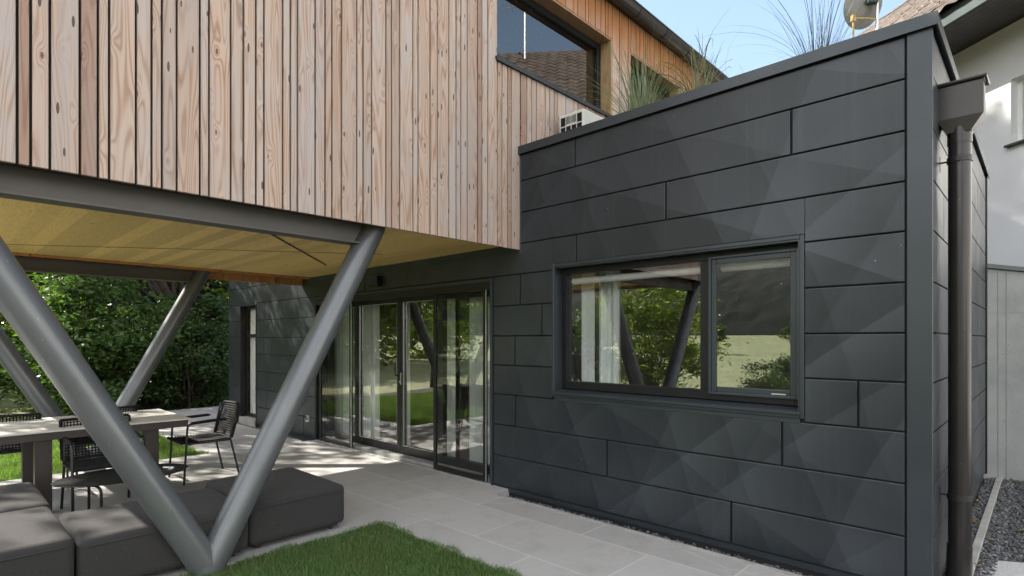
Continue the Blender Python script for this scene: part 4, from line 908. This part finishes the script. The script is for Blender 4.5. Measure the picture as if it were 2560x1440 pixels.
# ------------------------------------------------------------------ lawns
def lawn(name, poly_test, x0, x1, y0, y1, n, h, wd, z, seed, label):
    rg = np.random.default_rng(seed); X = rg.uniform(x0, x1, n); Y = rg.uniform(y0, y1, n); k = poly_test(X, Y); X, Y = X[k], Y[k]; n = len(X)
    clump = .5+.5*np.sin(X*7.3+1.3*np.sin(Y*5.1))*np.sin(Y*6.1+np.sin(X*4))
    hh = h*rg.uniform(.45, 1.15, n)*(.8+.35*clump); tall = rg.uniform(size=n) > .988; hh[tall] *= 2.2
    a = rg.uniform(0, 2*PI, n); ln = rg.uniform(.1, .75, n)*hh; w_ = wd*rg.uniform(.6, 1.3, n); w_[tall] *= .6
    dx, dy = np.cos(a), np.sin(a); P0 = np.stack([X, Y, np.full(n, z)], 1); D = np.stack([dx, dy, 0*dx], 1); Sd = np.stack([-dy, dx, 0*dx], 1)*w_[:, None]
    b2 = a+rg.normal(0, .8, n); Sd = np.stack([-np.sin(b2), np.cos(b2), 0*dx], 1)*w_[:, None]
    U = np.array([0, 0, 1.])
    P1 = P0+U*(hh*.55)[:, None]+D*(ln*.25)[:, None]; P2 = P0+U*(hh*.92)[:, None]+D*(ln*.9)[:, None]
    V = np.stack([P0-Sd, P0+Sd, P1-Sd*.8, P1+Sd*.8, P2], 1).reshape(-1, 3); i = np.arange(n)[:, None]*5
    me = bpy.data.meshes.new(name); nq = n*2
    loops = np.concatenate([i+np.array([[0, 1, 3, 2]]), i+np.array([[2, 3, 4]])], 1).reshape(-1)
    me.vertices.add(len(V)); me.vertices.foreach_set('co', V.reshape(-1)); me.loops.add(len(loops)); me.loops.foreach_set('vertex_index', loops)
    me.polygons.add(nq); ls = np.stack([np.arange(n)*7, np.arange(n)*7+4], 1).reshape(-1); me.polygons.foreach_set('loop_start', ls)
    me.update(calc_edges=True); me.validate(); me.materials.append(M['grass'])
    o = bpy.data.objects.new(name, me); C.objects.link(o); o.location = toW(0, 0, 0); o.rotation_euler = (0, 0, TH); return tag(o, label, 'grass', kind='stuff')
edge = lambda t, s: .02*np.sin(t*9+s)+.015*np.sin(t*23+s*2)
lawn('front_lawn', lambda X, Y: (X > -.235+edge(Y, 1)) & (Y < -1.50+edge(X, 2)), -.28, 1.9, -3.9, -1.42, 150000, .050, .0017, -.022, 21, 'green lawn corner in the foreground beside the V support')
lawn('rear_lawn', lambda X, Y: (X < -4.40+edge(Y, 3)) & (Y < -1.54+edge(X, 4)), -9.3, -4.3, -6.5, -1.5, 110000, .075, .0032, -.03, 22, 'green lawn strip beyond the dining table')

# ------------------------------------------------------------------ lounge modules
def rcushion(t, name, x0, x1, y0, y1, z0, z1, m, bev=.05, puff=.012):
    bm = bmesh.new(); bmesh.ops.create_cube(bm, size=1)
    for v in bm.verts: v.co = Vector((x0+(v.co.x+.5)*(x1-x0), y0+(v.co.y+.5)*(y1-y0), z0+(v.co.z+.5)*(z1-z0)))
    bmesh.ops.bevel(bm, geom=list(bm.edges), offset=bev, segments=5, profile=.55, affect='EDGES')
    bmesh.ops.subdivide_edges(bm, edges=[e for e in bm.edges if e.calc_length() > .3], cuts=7, use_grid_fill=True)
    cx_, cy_ = (x0+x1)/2, (y0+y1)/2
    for v in bm.verts:
        if v.co.z > z1-.03:
            u, w_ = (v.co.x-cx_)/(x1-x0)*2, (v.co.y-cy_)/(y1-y0)*2; v.co.z += puff*(1-u*u)*(1-w_*w_)+.003*math.sin(v.co.x*21)*math.sin(v.co.y*17)
    me = bpy.data.meshes.new(name); bm.to_mesh(me); bm.free(); me.shade_smooth(); me.materials.append(m); o = bpy.data.objects.new(name, me); C.objects.link(o); o.parent = t; return o
def module(label, x0, x1, y0, y1, h=.375, seam=True):
    t = thing('lounge_module', label, 'outdoor sofa', ((x0+x1)/2, (y0+y1)/2, 0), group='charcoal outdoor lounge modules')
    a, c = (x1-x0)/2, (y1-y0)/2
    u = rcushion(t, 'upholstery', -a, a, -c, c, .045, h-.012, M['sofa'])
    if seam:
        e = .022; z = h-.058
        pts = arc_corner([(a+.001, -c+.0, z), (a+.001, c-.0, z)], .02); MB().tube([(a+.0015, -c+.05, z), (a+.0015, c-.05, z)], .005, 6).build('seam', M['sofa'], t)
    b = MB(); 
    for sx in (-1, 1):
        for sy in (-1, 1): MB().tube([(sx*(a-.09), sy*(c-.09), 0), (sx*(a-.09), sy*(c-.09), .05)], .018, 10).build('foot', M['tubeblk'], t)
    MB().box(-a+.05, a-.05, -c+.05, c-.05, .03, .05).build('base_board', M['dark'], t)
    return t
XFm = -.275
module('charcoal fabric lounge ottoman at the right end, nearest the terrace doors', -1.27, -.30, -2.57, -1.80)
module('long charcoal lounge module lying behind the foot of the V support', -1.03, -.262, -3.57, -2.585)
module('sunlit charcoal lounge module at the bottom left corner of the picture', -1.24, -.262, -4.75, -3.585, h=.40)
module('partly hidden charcoal lounge module behind the sunlit corner module', -2.20, -1.255, -4.75, -3.57, h=.40)

# ------------------------------------------------------------------ dining table
tx0, tx1, ty0, ty1 = -3.60, -2.47, -3.80, -2.31
tb = thing('dining_table', 'long outdoor dining table with pale grey top and dark bronze frame', 'table', ((tx0+tx1)/2, (ty0+ty1)/2, 0)); a, c = (tx1-tx0)/2, (ty1-ty0)/2
MB().box(-a, a, -c, c, .735, .75).build('tabletop', M['ceramic'], tb, bevel=.003, seg=2)
b = MB(); b.box(a-.045, a-.02, -c+.02, c-.02, .665, .7345); b.box(-a+.02, -a+.045, -c+.02, c-.02, .665, .7345); b.box(-a+.0455, a-.0455, -c+.02, -c+.045, .665, .734); b.box(-a+.0455, a-.0455, c-.045, c-.02, .665, .734); b.build('apron', M['apron'], tb, bevel=.002, seg=1)
for sy in (-1, 1):
    for sx in (-1, 1):
        yy = sy*(c-.33); xx = sx*(a-.12); MB().box(xx-.05, xx+.05, yy-.06, yy+.06, 0, .664).build('leg', M['apron'], tb, bevel=.002, seg=1)

# ------------------------------------------------------------------ chairs
def make_chair(label, x, y, rot):
    t = thing('rope_armchair', label, 'chair', (x, y, 0), rot, group='black rope armchairs around the dining table')   # faces local -y
    W_ = .26; f = MB()
    for s in (-1, 1):
        leg = arc_corner([(s*W_, -.27, 0), (s*W_, -.235, .645), (s*W_, .16, .665)], .05, 6); MB().tube(leg, .0115, 10).build('arm_frame', M['tubeblk'], t, smooth=True)
        MB().tube([(s*W_, .30, 0), (s*W_*.97, .20, .45), (s*W_*.95, .27, .80)], .0115, 10).build('rear_leg', M['tubeblk'], t, smooth=True)
        MB().tube([(s*W_, -.20, .652), (s*W_, -.02, .662), (s*W_, .14, .667)], .017, 10).build('armrest', M['rope'], t, smooth=True)
    b = MB(); b.tube([(-W_, -.24, .43), (W_, -.24, .43)], .010, 8); b.tube([(-W_, .2, .43), (W_, .2, .43)], .010, 8)
    for s in (-1, 1): b.tube([(s*W_, -.25, .43), (s*W_, .21, .43)], .010, 8)
    b.build('seat_frame', M['tubeblk'], t, smooth=True)
    # woven seat
    b = MB(); n1 = 20
    for i in range(n1): u = -W_+.02+(2*W_-.04)*i/(n1-1); b.tube([(u, -.275, .445), (u, -.02, .438-.008), (u, .21, .445)], .006, 5)
    n2 = 18
    for i in range(n2): v = -.27+.46*i/(n2-1); b.tube([(-W_, v, .450), (0, v, .442), (W_, v, .450)], .006, 5)
    b.tube([(-W_+.01, -.28, .445), (W_-.01, -.28, .445)], .017, 8); b.build('seat', M['rope'], t)
    # woven back, gently curved
    def bp(u, v): return (u*W_*1.02, .215+.085*v+.035*(1-u*u)+.02*v*v, .46+.35*v)
    b = MB(); n1, n2 = 22, 15
    for i in range(n1):
        u = -1+2*i/(n1-1); b.tube([bp(u, v/6) for v in range(7)], .0052, 5)
    for j in range(n2):
        v = j/(n2-1); b.tube([bp(-1+2*k/8, v) for k in range(9)], .0052, 5)
    for v in (0, 1): b.tube([bp(-1+2*k/10, v) for k in range(11)], .014, 8)
    for u in (-1, 1): b.tube([bp(u, k/6) for k in range(7)], .014, 8)
    b.build('backrest', M['rope'], t, smooth=True); return t
make_chair('black rope armchair in side view at the near end of the table by the doors', -3.03, -2.02, 0)
make_chair('black rope armchair with its back to the camera, behind the low side table', -2.36, -3.07, R(90))
make_chair('black rope armchair on the far side of the table at the left of the picture', -3.78, -3.66, R(-90))
make_chair('black rope armchair across the table, its top seen behind the thick tube', -3.80, -2.83, R(-90))

# low side table
ct = thing('side_table', 'low dark oval metal side table between the lounge and the dining chairs', 'side table', (-1.79, -3.03, 0))
b = MB(); n = 64; top = [(.33*math.cos(2*PI*i/n), .48*math.sin(2*PI*i/n)) for i in range(n)]; b.prism(top, .405, .412, 'z'); b.build('top', M['frame'], ct, bevel=.002, seg=1)
for s in (-1, 1):
    pts = arc_corner([(-.24, s*.20, 0), (-.24, s*.20, .392), (.0, s*.40, .392), (.24, s*.20, .392), (.24, s*.20, 0)], .07, 6); MB().tube(pts, .011, 10).build('leg_loop', M['tubeblk'], ct, smooth=True)
b = MB(); b.tube([(-.02, .30, .416), (.06, .36, .419)], .008, 8); b.tube([(.0, .34, .416), (.09, .33, .418)], .006, 8); b.tube([(.09+.02*math.cos(q), .33+.02*math.sin(q), .418) for q in [k*PI/6 for k in range(12)]], .004, 6, closed=True)
o = b.build('key_bunch', M['alu']); o.location = toW(-1.79, -3.03, 0); o.rotation_euler = (0, 0, TH); tag(o, 'small metallic bunch of keys on the oval side table', 'keys')

# ------------------------------------------------------------------ trees and shrubs
def leaf_mesh(name, Cn, size, mat, parent=None, droop=.0, asp=.45, seed=0, dirs=None):
    rg = np.random.default_rng(seed); n = len(Cn)
    d = rg.normal(size=(n, 3)); d[:, 2] = d[:, 2]*.5-droop
    if dirs is not None: d = d*.55+dirs
    d /= np.linalg.norm(d, axis=1)[:, None]; r = rg.normal(size=(n, 3)); r[:, 2] *= .6; s = np.cross(d, r); s /= np.linalg.norm(s, axis=1)[:, None]; nn = np.cross(d, s)
    ln = size*rg.uniform(.6, 1.3, n)[:, None]; P0 = Cn; w_ = ln*asp*.5
    P1 = P0+d*ln*.45+s*w_+nn*ln*.06; P2 = P0+d*ln; P3 = P0+d*ln*.45-s*w_+nn*ln*.06
    V = np.stack([P0, P1, P2, P3], 1).reshape(-1, 3); lo = np.arange(4*n)
    me = bpy.data.meshes.new(name); me.vertices.add(4*n); me.vertices.foreach_set('co', V.reshape(-1)); me.loops.add(4*n); me.loops.foreach_set('vertex_index', lo)
    me.polygons.add(n); me.polygons.foreach_set('loop_start', np.arange(n)*4); me.update(calc_edges=True); me.materials.append(mat)
    o = bpy.data.objects.new(name, me); C.objects.link(o)
    if parent: o.parent = parent
    return o
def sample_crown(rg, n, c, rad, nclump, shell=.55, csz=.28):
    c = np.array(c); rad = np.array(rad); q = rg.normal(size=(nclump, 3)); q /= np.linalg.norm(q, axis=1)[:, None]; q *= rg.uniform(shell, 1.0, nclump)[:, None]
    cl = c+q*rad; sz = rg.uniform(.5, 1.3, nclump)*csz*rad.mean(); k = rg.integers(0, nclump, n)
    p = rg.normal(size=(n, 3))*np.array([1, 1, .6])*sz[k][:, None]*.55
    return cl[k]+p, cl
def tree(label, X, Y, h, crown_c, crown_r, n, size, mat, name='broadleaf_tree', trunk=.16, seed=0, nclump=60, bark='bark', group=None, cat='tree', shell=.45, asp=.45, csz=.28):
    t = thing(name, label, cat, (X, Y, GZ-.13), 0, group, world=True); rg = np.random.default_rng(seed)
    P, cl = sample_crown(rg, n, crown_c, crown_r, nclump, shell, csz)
    leaf_mesh('crown', P, size, M[mat] if isinstance(mat, str) else mat, t, seed=seed+1, droop=.15, asp=asp)
    b = MB(); top = Vector(crown_c)+Vector((0, 0, crown_r[2]*.6)); m = 8; pts = [Vector((rg.normal(0, .05)*k, rg.normal(0, .05)*k, 0))+Vector((top.x*k/m, top.y*k/m, top.z*k/m)) for k in range(m+1)]
    b.tube(pts, [trunk*(1-.85*k/m) for k in range(m+1)], 10)
    for q in cl[:min(26, len(cl))]:
        s = pts[int(rg.integers(2, m-1))]; e = Vector(q); mid = s.lerp(e, .5)+Vector((rg.normal(0, .12), rg.normal(0, .12), .12)); b.tube([s, mid, e], [trunk*.3, trunk*.17, trunk*.06], 6)
    b.build('trunk', M[bark], t, smooth=True); return t
def spruce(label, X, Y, h, r, seed, group=None, zlow=.6, nb=260, den=34):
    t = thing('spruce', label, 'tree', (X, Y, GZ-.13), 0, group, world=True); rg = np.random.default_rng(seed)
    P = []; D = []; b = MB(); b.tube([(0, 0, 0), (0, 0, h*.5), (0, 0, h)], [.22, .13, .02], 10)
    for i in range(nb):
        z = zlow+(h-zlow)*(i/nb)**.9; rr = r*(1-z/h)**.8*rg.uniform(.75, 1.1)+.15; a = rg.uniform(0, 2*PI); dr = rg.uniform(.15, .45)
        e = np.array([math.cos(a)*rr, math.sin(a)*rr, z-dr*rr]); s = np.array([0, 0, z])
        m = int(den*rr)+6; u = rg.uniform(.15, 1, m)[:, None]; w_ = np.array([-math.sin(a), math.cos(a), 0])
        P.append(s+(e-s)*u+w_*rg.normal(0, .16, (m, 1))*rr*.35*(1.1-u)+np.array([0, 0, -1])*np.abs(rg.normal(0, .09, (m, 1)))); D.append(np.tile((e-s)/np.linalg.norm(e-s)+np.array([0, 0, -.5]), (m, 1)))
        if i % 3 == 0: b.tube([s, e], [.03, .008], 4)
    leaf_mesh('needles', np.concatenate(P), .30, M['leafD'], t, seed=seed, asp=.28, dirs=np.concatenate(D)); b.build('trunk', M['barkdark'], t); return t
def shrub(label, X, Y, r, h, n, size, mat, seed, name='shrub', group='shrubs at the wood edge', nclump=70, asp=.45):
    t = thing(name, label, 'shrub', (X, Y, GZ-.13), 0, group, world=True); rg = np.random.default_rng(seed)
    P, cl = sample_crown(rg, n, (0, 0, h*.5), (r, r, h*.52), nclump, .35, .24)
    leaf_mesh('foliage', P[P[:, 2] > .05], size, M[mat], t, seed=seed+3, droop=.2, asp=asp)
    b = MB()
    for q in cl[:34]: e = Vector(q); s = Vector((rg.normal(0, .12), rg.normal(0, .12), 0)); b.tube([s, s.lerp(e, .5)+Vector((rg.normal(0, .12), rg.normal(0, .12), .1)), e], [.025, .016, .005], 5)
    b.build('stems', M['bark'], t); return t
# front row of shrubs seen under the overhang
shrub('large bright leafed shrub left of centre behind the dining table', -9.2, 12.2, 1.7, 4.0, 26250, 0.118, 'leafA', 1)
shrub('broad green shrub at the left picture edge behind the dark V tube', -12.4, 11.8, 1.8, 3.4, 22750, 0.118, 'leafB', 2)
shrub('yellow green shrub glowing between the two left tubes', -12.2, 14.6, 1.9, 3.4, 19250, 0.111, 'leafC', 3)
shrub('bushy green shrub beside the far end of the metal wing', -7.9, 13.8, 1.3, 2.9, 21000, 0.104, 'leafB', 4)
shrub('small open shrub with bare stems left of the paved path end', -9.2, 14.2, 1.2, 1.5, 7875, 0.089, 'leafA', 5)
shrub('low leafy shrub at the path end near the wall corner', -7.8, 14.3, .9, .9, 6125, 0.074, 'leafA', 6)
shrub('pale backlit shrub deep between the trunks', -11.0, 18.5, 2.2, 3.0, 15750, 0.133, 'leafC', 7)
shrub('dense shrub behind the end of the metal wing', -8.0, 18.0, 1.6, 3.6, 15750, 0.118, 'leafC', 8)
shrub('round green shrub on the far left under the trees', -16.5, 15.0, 2.2, 3.4, 17500, 0.133, 'leafA', 9)
# trees
G = 'trees beyond the terrace'
tree('broadleaf tree with a light grey trunk beside the wing corner', -9.0, 16.2, 9, (-.6, -3.6, 5.9), (2.3, 2.1, 1.7), 9500, .18, 'leafB', seed=31, group=G, trunk=.22)
tree('tall broadleaf tree with dark trunk behind the right rear tube', -9.9, 15.6, 11, (-1.2, -2.4, 6.8), (2.3, 2.3, 2.0), 2000, .18, 'leafA', seed=32, group=G, bark='barkdark', trunk=.18, shell=.2)
tree('spreading broadleaf tree over the left part of the garden', -14.5, 12.5, 9, (1.6, -1.2, 8.3), (3.0, 2.8, 2.0), 3200, .20, 'leafA', seed=33, group=G, shell=.2)
tree('tall garden tree whose crown shades the lounge from the left', -15.0, 8.2, 9, (1.8, -.6, 8.4), (2.8, 2.6, 1.8), 1500, .21, 'leafA', seed=37, group=G, shell=.2)
tree('far broadleaf tree with sunlit yellow crown', -14.5, 22.0, 13, (0, 0, 7.5), (3.6, 3.6, 4.2), 9000, .26, 'leafC', seed=34, group=G)
tree('far broadleaf tree with a thin leaning trunk', -8.6, 23.0, 12, (0, 0, 6.5), (3.4, 3.4, 4.4), 9000, .26, 'leafC', seed=35, group=G)
tree('broadleaf tree at the left edge of the wood', -21.0, 20.0, 12, (0, 0, 7.0), (3.6, 3.6, 4.4), 9000, .26, 'leafB', seed=36, group=G)
spruce('dark spruce with drooping branches above the shrubs', -10.9, 16.4, 16, 1.9, 41, G, zlow=2.0, nb=210)
spruce('dark spruce just left of the metal wing corner', -7.9, 20.0, 19, 2.4, 42, G, zlow=1.6, nb=230)
spruce('tall spruce at the left end of the wood', -15.6, 19.5, 22, 2.6, 43, G, zlow=1.0, nb=260)
spruce('tallest spruce standing deep in the wood', -12.6, 21.5, 25, 2.8, 44, G, zlow=1.0, nb=280)
spruce('slim spruce between the broadleaf trees', -17.6, 17.0, 21, 2.2, 45, G, zlow=5.0, nb=220)
tree('very tall broadleaf tree whose crown stands above the wood', -16.0, 16.2, 27, (0, 0, 22.6), (4.2, 4.2, 4.0), 9000, .30, 'leafB', seed=38, group=G, trunk=.35, nclump=34, shell=.2, csz=.22)
# far wood as one mass
rg = np.random.default_rng(77); PP = []
for i in range(60):
    a_ = R(rg.uniform(92, 165)); d_ = rg.uniform(29, 42); cx_, cy_ = d_*math.cos(a_), d_*math.sin(a_); P, _ = sample_crown(rg, 2600, (cx_, cy_, rg.uniform(1.5, 9)), (3.6, 3.6, 4.5), 24, .4, .3); PP.append(P)
o = leaf_mesh('woodland', np.concatenate(PP), .42, M['leafC'], seed=9); tag(o, 'far sunlit wood closing the view behind the garden trees', 'wood', kind='stuff')
# garden trees mirrored in the window: to the left of the camera
shrub('feathery bright willow shrub at the left side of the garden, out of direct view', -9.6, 1.5, 1.6, 3.7, 11000, .19, 'willow', 12, group=None, asp=.22)
shrub('tall green shrub beside the willow shrub at the left garden edge', -9.0, 3.6, 1.1, 3.0, 12000, .13, 'leafA', 13, group=None, asp=.25)
shrub('low hedge bush in the left garden before the meadow', -8.5, -2.2, 1.6, 1.3, 14000, .08, 'leafB', 14, group=None)
shrub('low hedge bush at the left garden corner before the meadow', -8.3, -5.2, 1.7, 1.2, 14000, .08, 'leafB', 15, group=None)
for i, (X, Y) in enumerate([(-42, -14), (-44, -22)]):
    tree(['young round meadow tree nearer the house', 'young round meadow tree farther along the track'][i], X, Y, 3.2, (0, 0, 2.3), (1.0, 1.0, .95), 2500, .16, 'leafB', name='meadow_tree', trunk=.07, seed=61+i, nclump=30, group=None)
# leaves of the indoor plant
leaf_mesh('foliage', np.random.default_rng(8).normal(0, .06, (160, 3))+np.array([0, 0, .2]), .06, M['leafA'], pl, seed=2)
